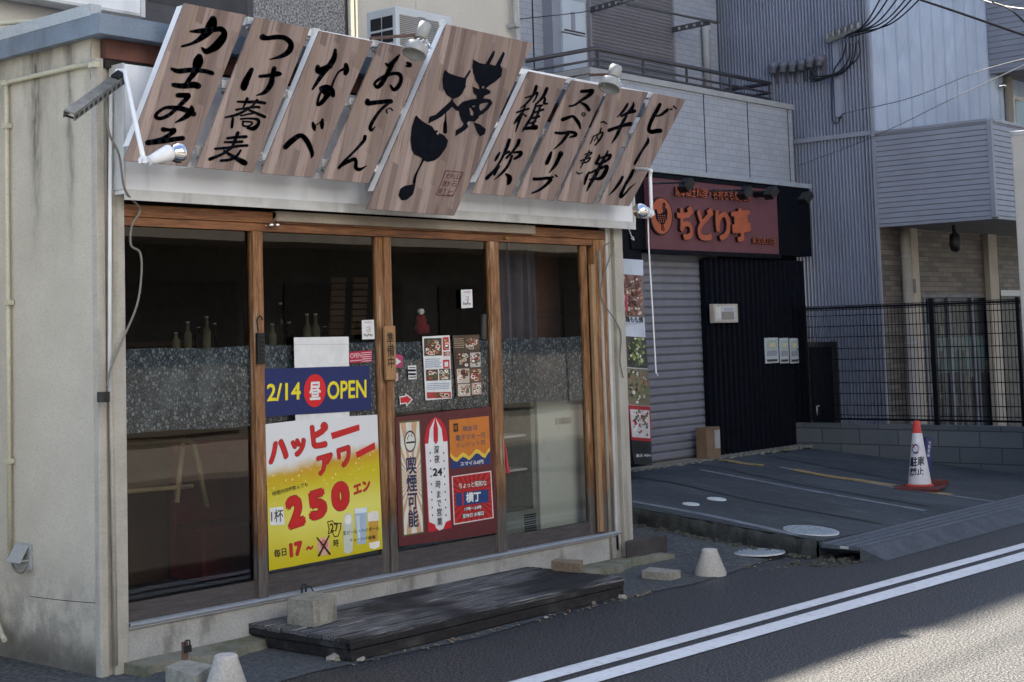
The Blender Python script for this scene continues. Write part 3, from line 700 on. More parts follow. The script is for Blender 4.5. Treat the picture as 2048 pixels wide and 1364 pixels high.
STR = {
0: (r1, [[(755,85,70),(745,130,95),(712,190,85),(640,260,50),(560,305,28),(475,330,22)], [(550,195,18),(640,190,45),(740,180,50),(825,172,50),(858,210,55),(838,262,75),(785,325,80),(730,362,60),(690,375,50),(655,345,22)],
  [(630,425,60),(620,470,95),(590,560,60),(540,630,45),(500,690,40)], [(380,535,28),(440,555,45),(560,545,45),(680,555,40),(750,575,40)], [(395,680,40),(480,690,50),(580,680,60),(620,690,60)],
  [(435,775,45),(490,775,45),(535,775,40),(510,810,45),(440,880,35),(360,950,35),(280,985,35),(235,970,35),(255,930,30),(320,890,30),(400,888,40),(500,905,50),(580,945,50)], [(560,880,30),(555,920,60),(500,975,45),(415,1022,15)],
  [(300,1085,45),(360,1090,30),(405,1090,40),(380,1120,40),(290,1170,35),(170,1205,45)], [(160,1205,50),(280,1195,45),(400,1175,45),(480,1165,45)]]),
1: (r2, [[(570,155,60),(610,165,42),(690,155,45),(770,162,45),(825,210,50),(815,275,55),(750,325,40),(630,360,8)], [(470,450,40),(430,530,60),(395,600,55),(405,622,40),(445,570,8)], [(545,512,30),(620,505,35),(700,490,50),(725,490,40)], [(675,440,45),(660,500,45),(645,580,55),(590,655,40),(510,687,8)],
  [(340,742,18),(430,745,28),(520,745,30),(590,755,28)], [(430,715,30),(410,760,22),(395,790,15)], [(520,730,30),(480,775,15)], [(330,815,22),(430,800,20),(520,790,24),(540,795,24)], [(490,770,18),(400,830,24),(320,865,26),(230,885,18)], [(450,820,22),(520,850,28),(590,880,30)], [(370,870,16),(480,848,18)], [(300,895,24),(295,935,28),(290,975,24)], [(370,900,18),(440,895,18),(525,905,28),(530,945,32),(490,985,42),(430,982,20)], [(390,920,18),(395,960,18),(450,962,18),(475,930,18),(400,922,16)],
  [(250,1075,26),(330,1065,26),(420,1060,30)], [(345,1025,34),(320,1090,32),(295,1150,24)], [(225,1110,20),(310,1110,24),(385,1105,26)], [(140,1170,24),(260,1160,26),(350,1145,26),(430,1140,26)], [(290,1160,24),(200,1220,26),(90,1265,32)], [(370,1185,22),(330,1240,24),(270,1270,26),(190,1278,24)], [(220,1190,22),(300,1240,34),(390,1290,52),(410,1300,50)]]),
2: (r3, [[(615,140,30),(605,210,50),(570,275,55),(500,360,45),(440,450,35),(400,510,20)], [(450,300,45),(455,340,55),(500,325,65),(570,290,50)], [(715,280,40),(720,330,55),(710,362,40)], [(705,315,30),(650,345,20),(610,410,20),(580,485,25)], [(480,500,40),(530,500,70),(575,525,70),(595,570,40)], [(490,520,50),(540,550,60),(520,595,45),(480,640,40),(448,655,28),(455,600,25),(472,550,25)],
  [(145,1055,50),(200,1000,55),(285,945,45),(340,985,50),(380,1060,45),(398,1120,35),(390,1155,12)], [(405,825,22),(415,865,40),(420,895,20)], [(495,795,25),(490,840,40),(490,875,25)], [(420,850,12),(450,838,10),(480,810,10)]]),
3: (r4, [[(755,95,12),(720,140,40),(670,190,45),(640,205,40),(612,185,15)], [(690,170,45),(655,240,50),(620,310,45),(570,390,50),(530,425,40),(503,390,28),(540,350,32),(620,308,35),(700,287,35),(755,298,40),(770,350,40),(740,420,45),(695,450,40),(660,405,18)], [(835,180,30),(858,205,45),(810,215,6)],
  [(430,560,45),(432,588,50),(520,580,45),(620,570,45),(665,570,50)], [(650,580,30),(560,660,30),(490,760,35),(458,830,38),(470,862,28),(505,828,12)], [(620,650,12),(628,685,16)], [(630,648,8),(660,637,12),(682,660,16)],
  [(405,925,40),(390,970,35),(300,1070,26),(200,1170,28),(143,1238,32),(170,1215,30),(240,1175,38),(300,1152,35),(315,1190,35),(312,1235,40),(350,1258,35),(425,1218,6)]]),
5: (r6, [[(610,75,40),(590,140,40),(560,200,26),(500,270,26),(420,335,14)], [(480,210,18),(560,185,25),(620,150,30),(605,210,22),(570,262,18)], [(375,385,22),(450,360,28),(520,340,26)], [(480,300,24),(440,400,28),(400,500,32),(365,610,16)], [(430,400,28),(380,470,36),(345,520,14)], [(450,400,20),(490,430,22)],
  [(735,100,40),(705,170,40),(655,240,28),(600,290,22)], [(690,180,26),(712,230,30),(700,275,28),(740,280,24)], [(600,310,24),(680,300,26)], [(600,310,26),(560,420,32),(500,520,32),(445,610,16)], [(590,385,24),(690,350,32)], [(560,455,22),(640,430,36)], [(530,515,20),(600,490,28)], [(465,575,40),(540,568,42),(600,560,66)], [(660,300,26),(620,420,28),(560,550,30)],
  [(290,710,40),(255,810,42),(200,930,28),(120,1060,30),(22,1165,46)], [(175,860,22),(140,920,36),(120,960,15)], [(285,850,34),(230,880,25)], [(175,1020,18),(130,1080,36),(110,1125,26)], [(405,715,45),(388,765,40),(330,845,28),(255,925,30)], [(330,860,20),(395,855,32),(430,860,42),(415,895,40),(350,935,28)], [(320,900,30),(275,1010,34),(205,1100,32),(110,1185,10)], [(250,1115,25),(292,1155,60),(285,1210,52),(270,1240,18)]]),
6: (r7, [[(700,130,40),(770,125,40),(825,122,45),(790,170,45),(700,230,32),(620,285,26),(560,298,22)], [(690,255,20),(750,290,40),(785,340,40)], [(485,450,45),(540,430,40),(600,412,30),(640,450,40),(672,500,40),(688,555,14)],
  [(405,600,30),(480,605,35),(560,592,35),(625,602,38),(630,630,38),(570,650,20)], [(545,610,40),(490,690,34),(430,750,24),(385,788,10)], [(355,825,30),(335,880,45),(305,945,45)], [(465,835,60),(440,890,45),(400,970,40),(330,1055,10)], [(160,1125,40),(230,1125,36),(310,1115,36),(350,1128,45),(300,1190,36),(220,1250,30),(140,1285,20)], [(362,1092,20),(376,1106,20)], [(402,1080,20),(422,1096,20)]]),
7: (r7, [[(915,485,10),(950,475,20),(990,500,14)], [(925,545,14),(915,580,18),(900,610,12)], [(835,635,16),(820,680,16),(800,725,12)], [(840,640,14),(920,600,20),(942,610,24),(905,680,26),(855,742,18)], [(890,620,12),(845,690,14)], [(880,650,12),(885,690,12)],
  [(790,800,14),(740,900,18),(690,1000,12)], [(740,845,16),(815,822,20),(785,860,16),(740,875,12)], [(690,920,18),(795,882,20),(768,930,20),(700,945,14)], [(645,1045,12),(668,1066,16),(715,1050,8)],
  [(1000,805,16),(985,840,28),(930,940,36),(870,1060,42),(800,1180,38),(760,1265,12)], [(905,850,18),(890,900,34),(862,950,30)], [(905,890,22),(980,865,28),(1030,852,32),(1010,895,34),(940,940,28),(875,955,26)], [(785,1045,18),(755,1110,36),(735,1185,20)], [(790,1060,22),(900,1010,32),(990,980,38),(968,1050,50),(920,1115,44),(850,1122,26),(790,1130,18)],
  ]),
8: (r8, [[(1080,220,40),(1050,280,46),(1000,370,44),(965,450,42),(955,510,42),(985,532,50),(1040,522,52),(1085,520,52)], [(1020,355,14),(1090,340,30),(1155,290,38),(1165,275,26)], [(1190,280,10),(1212,275,24)], [(1235,242,22),(1262,265,18)], [(945,600,16),(940,650,38),(880,740,28),(805,870,34),(790,908,18)], [(655,1045,32),(620,1110,38),(560,1190,28),(500,1250,8)], [(775,970,34),(750,1030,40),(690,1130,34),(642,1230,38),(632,1275,32),(670,1250,26),(740,1170,20),(805,1115,6)]]),
}
USHI = [[(715,205,16),(700,240,30),(650,310,30),(595,365,12)], [(780,200,14),(770,250,38),(720,310,32)], [(640,355,24),(720,315,36),(792,295,42)], [(500,515,42),(570,490,38),(660,460,40),(745,442,52)], [(700,350,30),(650,440,38),(590,570,38),(535,660,12)]]
boards = []
for i, (tl, tr, br, bl_, lab) in enumerate(BOARDS):
    C_ = [bp(*p) for p in (bl_, br, tr, tl)]
    t = thing('wooden_signboard', lab, 'sign', (C_[0]+C_[1])/2, 'leaning wooden signboards above the fascia')
    g = MB(); g.prism(C_, (0, .012, 0)); build('panel', g, M['board'], t)
    # white steel box behind, a little smaller and shorter than the panel
    a = [C_[0].lerp(C_[3], .10), C_[1].lerp(C_[2], .10), C_[2].lerp(C_[3], .012), C_[3].lerp(C_[2], .004)]
    a[0] = a[0].lerp(a[1], .004); a[1] = a[1].lerp(a[0], .03); a[2] = a[2].lerp(a[3], .02)
    g = MB(); g.prism([p+Vector((0,.0125,-.006)) for p in a], (0, .05, 0)); (build('backing_box', g, M['white_steel'], t) if i in (0, 2, 4, 5) else None)
    g = MB().mat(M['ink'])
    if i in STR:
        z, L = STR[i]
        for k, st in enumerate(L): stroke(g, st, YP(BY-.003-k*.00006), z)
    if i == 6:
        pf(g, ell(724,390,26,24), YP(BY-.0045), r7, [ell(724,390,12,11)])
    if i == 7:
        for k, st in enumerate(USHI): stroke(g, st, YP(BY-.003-k*.00006), r8)
    if i == 4:
        P5 = lambda pts, holes=(), d=0: pf(g, pts, YP(BY-.003-d), r5, holes)
        P5([(455,245),(490,275),(560,300),(615,312),(660,245),(668,262),(632,320),(625,370),(628,385),(612,410),(600,440),(570,470),(522,488),(470,455),(440,400),(433,330),(440,280)])
        P5([(512,488),(524,492),(520,505),(555,545),(572,552),(570,588),(545,580),(515,550),(480,585),(430,630),(390,655),(315,690),(325,635),(380,615),(440,560),(500,505)], d=.0002)
        stroke(g, [(462,600,8),(460,660,14),(456,700,30),(457,760,32)], YP(BY-.0034), r5)
        P5([(690,160),(740,190),(790,200),(812,160),(850,95),(868,88),(862,125),(825,200),(870,212),(905,150),(935,95),(950,110),(940,140),(912,208),(930,240),(920,300),(870,345),(830,370),(790,400),(740,405),(735,375),(710,340),(690,280),(680,220)], [[(758,388),(770,378),(780,384),(778,398),(765,402)]])
        P5([(683,385),(735,406),(790,398),(830,420),(830,440),(780,462),(770,490),(715,490),(715,462),(690,435)], d=.0002)
        P5([(550,560),(600,510),(680,488),(770,482),(830,490),(848,520),(820,565),(770,610),(735,628),(735,640),(700,675),(650,670),(635,690),(650,715),(620,745),(540,795),(545,745),(590,720),(610,695),(590,660),(575,620),(570,590)],
           [[(655,560),(668,560),(692,600),(688,626),(668,622)], [(742,530),(800,515),(814,520),(790,555),(748,588),(738,560)], [(680,545),(705,540),(700,553),(680,555)]], d=.0004)
        P5([(690,678),(740,695),(792,735),(785,775),(745,797),(720,760)], d=.0006)
        P5([(217,620),(260,665),(300,690),(350,715),(372,752),(385,742),(398,756),(384,768),(392,786),(412,768),(450,790),(480,830),(470,880),(440,925),(410,965),(370,995),(310,1008),(275,992),(255,970),(200,945),(180,910),(168,830),(180,720),(205,640)])
        stroke(g, [(278,985,18),(240,1060,14),(212,1120,20),(200,1175,26)], YP(BY-.0036), r5)
        P5([(212,1170),(205,1220),(190,1275),(140,1320),(95,1325),(70,1285),(85,1230),(120,1205),(190,1192)], d=.0004)
        g.mat(M['seal'])
        fr_ = [(462,1078),(605,1095),(520,1292),(382,1280)]
        for a_, b_ in zip(fr_, fr_[1:]+fr_[:1]): stroke(g, [(a_[0],a_[1],6),(b_[0],b_[1],6)], YP(BY-.003), r5)
        for ch, x, y, w_ in (('山',555,1125,52),('石',530,1185,46),('ヒ',500,1258,44),('炒',490,1120,60),('酢',465,1185,60),('町',432,1250,60)):
            text(g, ch, (x-w_/2-8,y+26), (x+w_/2-8,y+30), (x-w_/2+12,y-24), YP(BY-.003), r5, .008)
    build('lettering', g, None, t); boards.append(t)
# rails with clamps carrying the boards
sf = thing('mounting_rails', 'white pipe rails with clamps holding the leaning wooden signboards', 'rails', onY(850, 260, -.22))
for a_, b_ in (((490,42),(1310,194)), ((436,168),(1262,291)), ((386,299),(1215,387))):
    p, q_ = onY(*a_, -.215), onY(*b_, -.215)
    g = MB(); g.obox((p+q_)/2, q_-p, (0,1,0), (0,0,1), (q_-p).length/2, .02, .02); build('rail', g, M['white_steel'], sf, bevel=.003)
for x in (.25, 1.1, 2.0, 2.9, 3.7):
    for z_ in (2.36, 2.72):
        g = MB(); g.box(x-.012, x+.012, -.2, -.1, z_-.012, z_+.012); build('bracket', g, M['white_steel'], sf)
for (x, y) in ((445,170),(577,190),(700,204),(1086,266),(1171,278),(1250,289),(396,301),(526,316),(645,327),(1037,370),(1121,378),(1201,385),(497,43),(629,65),(747,88),(1139,163),(1301,193)):
    p = onY(x, y, -.24); g = MB(); g.box(p.x-.022, p.x+.022, -.262, -.236, p.z-.018, p.z+.018); g.cyl((p.x-.01,-.24,p.z-.03),(p.x+.012,-.24,p.z-.045),.008,n=8); build('clamp', g, M['trim'], sf)
# ------------------------------------------------------------------ spot bulbs on arms
def spot(name, label, base, bend, joint, sock0, sock1, bulb_end, r, grp):
    t = thing(name, label, 'lamp', base, grp)
    g = MB(); g.tube([base, *[Vector(p) for p in spline([base, bend, bend.lerp(joint,.15), joint], 4)][1:]], .011); build('arm', g, M['white_steel'], t)
    g = MB(); g.cyl(joint-Vector((0,0,.02)), joint+Vector((0,0,.012)), .017); g.cyl(joint-(sock1-sock0).normalized()*.02, sock0, .014); build('joint', g, M['white_steel'], t)
    a = (sock1-sock0); L = a.length
    g = MB(); g.lathe(sock0, a, [(0,.02),(L*.3,.025),(L*.9,.036),(L,.038),(L*1.06,.036)], 18); build('socket', g, M['white_steel'], t)
    d = (bulb_end-sock1); D = d.length
    g = MB(); g.lathe(sock1, d, [(0,.028),(D*.25,r*.75),(D*.5,r*.97),(D*.7,r),(D*.85,r*.94),(D*.95,r*.7),(D,r*.2)], 24); build('bulb', g, M['chrome'], t, bevel=0)
    return t
LY = -.55
spot('spot_lamp', 'white arm spot lamp with mirrored bulb in front of the leftmost signboard', onY(233,142,-.11), onY(249,143,-.16), onY(287,318,LY), onY(297,322,LY), onY(337,306,LY), onY(366,306,LY), .048, 'spot lamps lighting the signboards')
spot('spot_lamp', 'white arm spot lamp with mirrored bulb hanging right of the rightmost signboard', onY(1262,338,-.2), onY(1300,340,LY), onY(1303,425,LY), onY(1300,430,LY), onY(1290,425,LY-.02), onY(1276,420,LY-.05), .046, 'spot lamps lighting the signboards')
for (nk0, nk1, sh0, sh1, r0, rs, arm0, lab) in (((851,48),(846,82),(834,92),(829,112),.034,.066,(741,77),'grey bell floodlight on a brown bar above the fourth and largest signboards'), ((1232,134),(1229,158),(1222,162),(1218,184),.040,.068,(1180,150),'grey bell floodlight above the signboard of five angular kana')):
    t = thing('flood_lamp', lab, 'lamp', onY(*sh1, LY), 'grey flood lamps above the signboards')
    A_, B_, C2, D2 = [onY(*p, LY) for p in (nk0, nk1, sh0, sh1)]
    ax = (D2-A_).normalized(); L = (B_-A_).length
    g = MB(); g.lathe(A_, ax, [(0,r0*.94),(.004,r0),(L,r0*.96)], 20); build('neck', g, M['greymetal'], t, bevel=0)
    g = MB()
    for k in range(8):
        an = k*math.pi/4; u = ax.orthogonal().normalized(); v = ax.cross(u); dr = u*math.cos(an)+v*math.sin(an)
        g.tube([B_+dr*r0*.8, B_+ax*.03+dr*rs*.8, C2+ax*.012+dr*rs*.98], .005, 6)
    g.lathe(B_, ax, [(0,r0*.7),(.03,r0*.8)], 12); build('heat_fins', g, M['chrome'], t)
    g = MB(); g.lathe(C2, ax, [(0,rs*.96),(.004,rs),(.05,rs*1.02),(.055,rs*.98),(.04,rs*.9),(.006,rs*.88)], 28); build('shade', g, M['greymetal'], t)
    g = MB(); s0 = onY(*arm0, -.24); g.obox((s0+A_.lerp(B_,.6))/2, A_.lerp(B_,.6)-s0, (0,0,1), (0,1,0), (A_.lerp(B_,.6)-s0).length/2, .008, .01); g.lathe(A_.lerp(B_,.7), A_.lerp(B_,.6)-s0, [(-.05,.018),(0,.018)], 10); build('bar', g, M['brownbar'], t)
# fluorescent fitting at the left corner
t = thing('strip_light', 'bare perforated fluorescent fitting tilted off the left corner of the fascia', 'lamp', onY(190,190,-.2))
a_, b_ = onY(240,152,-.14), onY(138,226,-.30); d = b_-a_
g = MB(); up = Vector((.35,-.15,.9)); sd_ = d.cross(up).normalized(); up = sd_.cross(d).normalized()
g.obox((a_+b_)/2+up*.004, d, sd_, up, d.length/2, .026, .003)
for s_ in (-1, 1): g.obox((a_+b_)/2+sd_*.026*s_-up*.016, d, sd_, up, d.length/2, .002, .016)
build('housing', g, M['galv'], t)
g = MB()
for k in range(11):
    c_ = a_.lerp(b_, (k+.5)/11); g.obox(c_-up*.030, d+sd_*d.length*.35, sd_, up, .005, .024, .003)
    for s_ in (-1, 1): g.obox(c_+sd_*.0285*s_-up*.016, d, sd_, up, .010, .001, .009)
build('lattice', g, M['black'], t)
g = MB(); g.obox(a_+d*.03, d, sd_, up, .04, .02, .02); build('mount', g, M['black'], t)
# ------------------------------------------------------------------ pipes, boxes, cables on the shop
def pipe(name, label, pts, r, mat, cat='pipe', bands=(), grp=None):
    g = MB(); g.tube(pts, r, 10)
    if bands:
        t = thing(name, label, cat, Vector(pts[-1]), grp); build('tube', g, mat, t)
        for b in bands:
            gg = MB(); gg.box(b.x-r*1.5, b.x+r*1.1, b.y-r*1.9, b.y+r*1.9, b.z-.012, b.z+.012); build('clip', gg, mat, t)
        return t
    return tag(build(name, g, mat), label, cat, grp)
sx = lambda x, y, o=.02: onX(x, y, XS-o)
pipe('conduit', 'cream plastic conduit running down the mortar side wall to an outlet box', [sx(188,126), sx(150,133), sx(60,154), sx(20,163), sx(12,168), sx(13,190), sx(14,400), sx(17,700), sx(20,1115)], .012, M['cream_pipe'], 'conduit', [sx(14,252), sx(18,605), sx(19,922), sx(12,166), sx(188,130)])
pipe('drain_elbow', 'cream drain elbow at the foot of the mortar wall at the left edge', [sx(-12,1225,.03), sx(-2,1255,.04), sx(4,1270,.05), sx(9,1280,.07)], .013, M['cream_pipe'])
t = thing('outlet_box', 'grey weatherproof outlet box low on the mortar side wall', 'outlet', sx(45,1120,0))
c_ = sx(48,1112,0)
g = MB(); g.box(XS-.012, XS, c_.y-.075, c_.y+.07, c_.z-.065, c_.z+.062); build('back_plate', g, M['cap'], t, bevel=.004)
g = MB(); g.prism([(XS-.012,c_.y-.06,c_.z+.055),(XS-.012,c_.y+.06,c_.z+.055),(XS-.06,c_.y+.06,c_.z-.02),(XS-.06,c_.y-.06,c_.z-.02)], (0,0,-.006)); g.box(XS-.05,XS-.012,c_.y-.055,c_.y+.055,c_.z-.02,c_.z-.012); build('hood', g, M['cap'], t)
g = MB(); g.tube(spline([sx(22,1118), sx(30,1140,.05), sx(45,1145,.06), sx(56,1128,.05)],4), .006); build('lead', g, M['greycable'], t)
pp = lambda *L: [onY(x, y, Y) for x, y, Y in L]
pipe('cable_conduit', 'thin white conduit up the left corner post ending in a black plug', pp((222,150,-.03),(220,400,-.03),(219,783,-.03)), .009, M['white_steel'], 'conduit')
pipe('signal_cable', 'loose grey cable looping from the fascia across the leftmost window', spline(pp((212,200,-.13),(218,265,-.13),(238,310,-.13),(250,380,-.13),(280,418,-.05),(264,450,-.05),(262,490,-.06),(280,505,-.06),(283,545,-.06),(274,610,-.06),(245,680,-.05),(222,735,-.06),(214,775,-.06)), 5), .0055, M['greycable'], 'cable')
g = MB(); p = onY(211,792,-.07); g.box(p.x-.028,p.x+.012,-.09,-.04,p.z-.028,p.z+.02); tag(build('power_plug', g, M['black'], bevel=.004), 'small black plug hanging on the left corner post', 'plug')
pipe('drip_pipe', 'white painted pipe running down beside the left corner post', pp((222,430,-.02),(222,800,-.02),(232,1330,-.02)), .010, M['column'], 'pipe')
pipe('corner_conduit', 'pale conduit running down the right corner post', pp((1198,500,-.012),(1206,700,-.012),(1222,1120,-.012)), .012, M['column'], 'conduit')
pipe('black_wire', 'thin dark wire hanging off the right corner post beside the banner', spline(pp((1190,520,-.02),(1200,500,-.04),(1228,485,-.04),(1205,560,-.03),(1204,600,-.03),(1230,640,-.03),(1242,670,-.03),(1240,720,-.03),(1246,755,-.03)),5), .004, M['greycable'], 'cable')
pipe('hanging_rope', 'long white cord hanging from the right spot lamp with a frayed knot', spline(pp((1296,436,LY),(1298,500,LY),(1304,600,LY),(1312,745,LY)),4)+pp((1316,752,LY)), .0045, M['white_steel'], 'rope')
g = MB(); g.tube(spline(pp((1250,434,-.02),(1262,470,-.02),(1266,474,-.02),(1268,480,-.02),(1262,476,-.02)),4), .003); tag(build('wire_hook', g, M['white_steel']), 'thin bent wire hook in front of the black fascia gap', 'hook')
t = thing('door_hook', 'pair of round chrome hooks under the header above the left sliding door', 'hook', onY(547,450,-.03))
for x in (541, 553):
    p = onY(x, 450, -.04); g = MB(); g.lathe(p+Vector((0,.03,0)), (0,-1,0), [(0,.006),(.02,.006),(.022,.012),(.034,.014),(.045,.010),(.048,.004)], 14); build('knob', g, M['chrome'], t)
g = MB(); p = onY(1012,476,-.03); g.lathe(p+Vector((0,.02,0)), (0,-1,0), [(0,.01),(.02,.013),(.03,.008)], 12); tag(build('brass_knob', g, surf('brass', S(150,120,60), .3, metal=.8)), 'small brass knob under the lintel right of the door post', 'hook')
t = thing('ribbed_hook', 'black ribbed hook handle hanging on the first wooden door post', 'hook', onY(521,690,-.03))
p = onY(523, 695, -.03)
g = MB(); g.box(p.x-.026,p.x+.02,-.035,-.013,p.z-.082,p.z+.075)
for k in range(6): g.box(p.x-.018,p.x+.012,-.041,-.035,p.z-.06+k*.022,p.z-.048+k*.022)
build('grip', g, M['black'], t, bevel=.004)
g = MB(); g.tube(spline(pp((517,665,-.03),(514,640,-.03),(521,632,-.03),(525,640,-.03)),4), .004); build('hook', g, M['black'], t)
# ================================================================== POSTERS AND STICKERS ON THE DOORS
z7, z8 = Z(500,420,3.1), Z(500,800,3.41)
def sheet(g, pts, Y, z, mat):
    g.mat(mat); pf(g, pts, YP(Y), z)
def poster(name, label, cat, g, grp=None): return tag(build(name, g), label, cat, grp)
W_, BK = ik(228,230,230), ik(24,24,28)
DY = -.004            # sheets hang just in front of the door frames
g = MB(); sheet(g, [(272,790),(612,785),(617,1290),(450,1305),(282,1322)], DY+.002, z7, W_); g.mat(ik(196,200,200)); stroke(g, [(273,834,3),(613,832,3)], YP(DY+.001), z7)
poster('blank_paper', 'blank white paper taped behind the navy opening notice', 'paper', g)
g = MB(); sheet(g, [(88,985),(300,978),(520,971),(742,965),(752,1240),(520,1256),(300,1268),(95,1285)], DY-.002, z7, ik(24,38,98))
g.mat(ik(214,30,36)); pf(g, ell(402,1120,68,102,32,-.06), YP(DY-.003), z7)
g.mat(ik(236,220,40)); text(g, '2/14', (105,1188), (315,1176), (105,1078), YP(DY-.003), z7, .022); text(g, 'OPEN', (480,1176), (722,1164), (480,1062), YP(DY-.003), z7, .022)
g.mat(W_); text(g, '昼', (368,1180), (440,1176), (368,1066), YP(DY-.004), z7, .03)
poster('opening_notice', 'navy banner with yellow OPEN lettering and a red disc on the left sliding door', 'poster', g)
g = MB(); sheet(g, [(615,880),(755,868),(758,940),(618,950)], DY, z7, ik(176,30,60))
g.mat(ik(230,196,206))
for k in range(5): stroke(g, [(695,886+k*13,5),(752,881+k*13,5)], YP(DY-.001), z7)
text(g, 'OPEN', (622,920), (690,914), (622,890), YP(DY-.001), z7, .01); stroke(g, [(622,936,6),(690,930,6)], YP(DY-.001), z7)
poster('card_sticker', 'small crimson striped sticker right of the blank white paper', 'sticker', g)
for q, lab in ((((692,683),(768,680),(773,800),(696,803)), 'small white payment sticker on the left sliding door near the centre stile'), (((1308,495),(1377,492),(1381,605),(1311,610)), 'small white payment sticker high on the right sliding door')):
    g = MB(); sheet(g, q, DY, z7, W_); x0, y0 = q[0]; x1, y1 = q[2]
    g.mat(ik(206,180,192))
    stroke(g, [(x0+20,y0+14,8),(x1-20,y0+12,8)], YP(DY-.001), z7)
    for a, b in ((30,45),(30,62),(46,54),(36,72)): stroke(g, [(x0+a,y0+b,6),(x1-26,y0+b-3,6)], YP(DY-.001), z7)
    g.mat(BK); text(g, 'PayPay', (x0+14,y1-12), (x1-12,y1-15), (x0+14,y1-32), YP(DY-.001), z7, .02)
    poster('payment_sticker', lab, 'sticker', g, 'white payment stickers on the sliding doors')
g = MB(); Q = [onY(*z7(*p), -.03) for p in ((845,1053),(908,1050),(900,718),(835,720))]; g.mat(surf('tag_wood', S(164,126,84), .6, .15, 8, (4,4,.6))); g.prism(Q, (0,.014,0))
g.mat(BK); vtext(g, '準備中', (868,760), (878,985), 46, YP(-.032), z7, .012)
poster('wooden_tag', 'hanging wooden plaque with three brushed characters on the centre stile', 'plaque', g)
g = MB(); sheet(g, [(900,890),(948,903),(945,975),(900,978)], .010, z7, ik(188,60,110)); g.mat(W_); pf(g, [(905,915),(938,940),(905,963)], YP(.009), z7); poster('arrow_sticker', 'magenta sticker with white triangle half hidden by the centre stile', 'sticker', g)
g = MB(); sheet(g, [(900,1010),(918,1008),(920,1058),(900,1062)], .010, z7, ik(214,176,178)); poster('slip_sticker', 'narrow pinkish sticker peeping out below the wooden plaque', 'sticker', g)
g = MB(); sheet(g, [(978,965),(1030,962),(1034,1048),(983,1050)], .010, z7, W_); g.mat(ik(70,80,90))
for a in (988, 1003, 1018): 
    for b in (995, 1018): stroke(g, [(a-5,b,13),(a+6,b-1,13)], YP(.009), z7)
stroke(g, [(986,978,5),(1024,976,5)], YP(.009), z7); stroke(g, [(990,1037,8),(1028,1035,8)], YP(.009), z7)
poster('icon_sticker', 'small white sticker with rows of dark squares on the right sliding door', 'sticker', g)
g = MB(); sheet(g, [(926,1156),(963,1150),(962,1134),(1010,1175),(968,1220),(967,1200),(930,1206)], .0095, z7, W_); g.mat(ik(206,40,52)); pf(g, [(932,1163),(969,1157),(968,1147),(1001,1175),(973,1206),(972,1192),(935,1198)], YP(.0085), z7); poster('red_arrow', 'red arrow sticker with white outline on the right sliding door', 'sticker', g)
# food menus
def food(g, x0, y0, x1, y1, Y, z, seed):
    rnd = random.Random(seed); n = max(3, int((x1-x0)*(y1-y0)/330))
    pal = [(206,120,50),(120,60,34),(222,200,160),(84,120,60),(190,50,40),(240,236,226),(60,44,38),(150,96,60)]
    for k in range(n):
        cx, cy = rnd.uniform(x0+9, x1-9), rnd.uniform(y0+9, y1-9); r = rnd.uniform(7, 16)
        r = min(r, cx-x0, x1-cx, cy-y0, y1-cy)
        if r < 3: continue
        g.mat(ik(*pal[5] if rnd.random() < .5 else pal[6])); pf(g, ell(cx,cy,r*1.1,r*.9,12), YP(Y-.0005-k*.00008), z)
        g.mat(ik(*rnd.choice(pal))); pf(g, ell(cx,cy,r*.8,r*.62,10), YP(Y-.00054-k*.00008), z)
        g.mat(ik(*rnd.choice(pal))); pf(g, ell(cx+r*.2,cy-r*.1,r*.4,r*.3,8), YP(Y-.00057-k*.00008), z)
def lines(g, x0, y0, x1, n, dy, Y, z, col, wd=4, sl=-.03):
    g.mat(ik(*col)); rnd = random.Random(int(x0+y0))
    for k in range(n):
        x = x0
        while x < x1-6:
            l = rnd.uniform(5, 18); e = min(x+l, x1); stroke(g, [(x,y0+k*dy+sl*(x-x0),wd),(e,y0+k*dy+sl*(e-x0),wd)], YP(Y-.0005), z); x = e+rnd.uniform(3, 6)
g = MB(); sheet(g, [(1068,785),(1238,776),(1252,1168),(1088,1180)], .010, z7, W_)
for (x0,y0,x1,y1,c,sd2) in ((1078,796,1188,905,(70,60,48),1),(1194,790,1232,870,(206,60,50),2),(1198,880,1238,906,(190,40,40),3),(1090,990,1165,1060,(90,70,54),4),(1172,985,1242,1056,(84,78,60),5),(1096,1130,1245,1168,(180,60,60),6)):
    g.mat(ik(*c)); pf(g, [(x0,y0),(x1,y0-3),(x1+2,y1-3),(x0+2,y1)], YP(.0092), z7); food(g, x0+3, y0+1, x1-2, y1-4, .0092, z7, sd2)
lines(g, 1088, 926, 1182, 5, 12, .0092, z7, (90,130,180)); lines(g, 1098, 1078, 1240, 4, 11, .0092, z7, (120,150,190)); g.mat(ik(200,40,70)); pf(g, [(1196,930),(1236,927),(1238,980),(1198,983)], YP(.0092), z7); g.mat(W_); pf(g, [(1206,942),(1228,940),(1229,970),(1207,972)], YP(.0086), z7)
poster('food_menu', 'white food menu poster left of the dark one on the right sliding door', 'poster', g, 'food menu posters on the right sliding door')
g = MB(); sheet(g, [(1255,778),(1422,772),(1438,1150),(1280,1165)], .010, z7, ik(74,58,48))
for (x0,y0,x1,y1,c,sd2) in ((1335,786,1418,868,(96,76,58),11),(1272,885,1355,975,(66,50,42),12),(1364,885,1428,975,(196,190,186),13),(1282,985,1360,1075,(200,190,176),14),(1366,985,1432,1065,(120,84,56),15),(1288,1080,1365,1155,(206,196,186),16),(1374,1072,1434,1145,(190,170,160),17)):
    g.mat(ik(*c)); pf(g, [(x0,y0),(x1,y0-3),(x1+2,y1-3),(x0+2,y1)], YP(.0092), z7); food(g, x0+3, y0+1, x1-2, y1-4, .0092, z7, sd2)
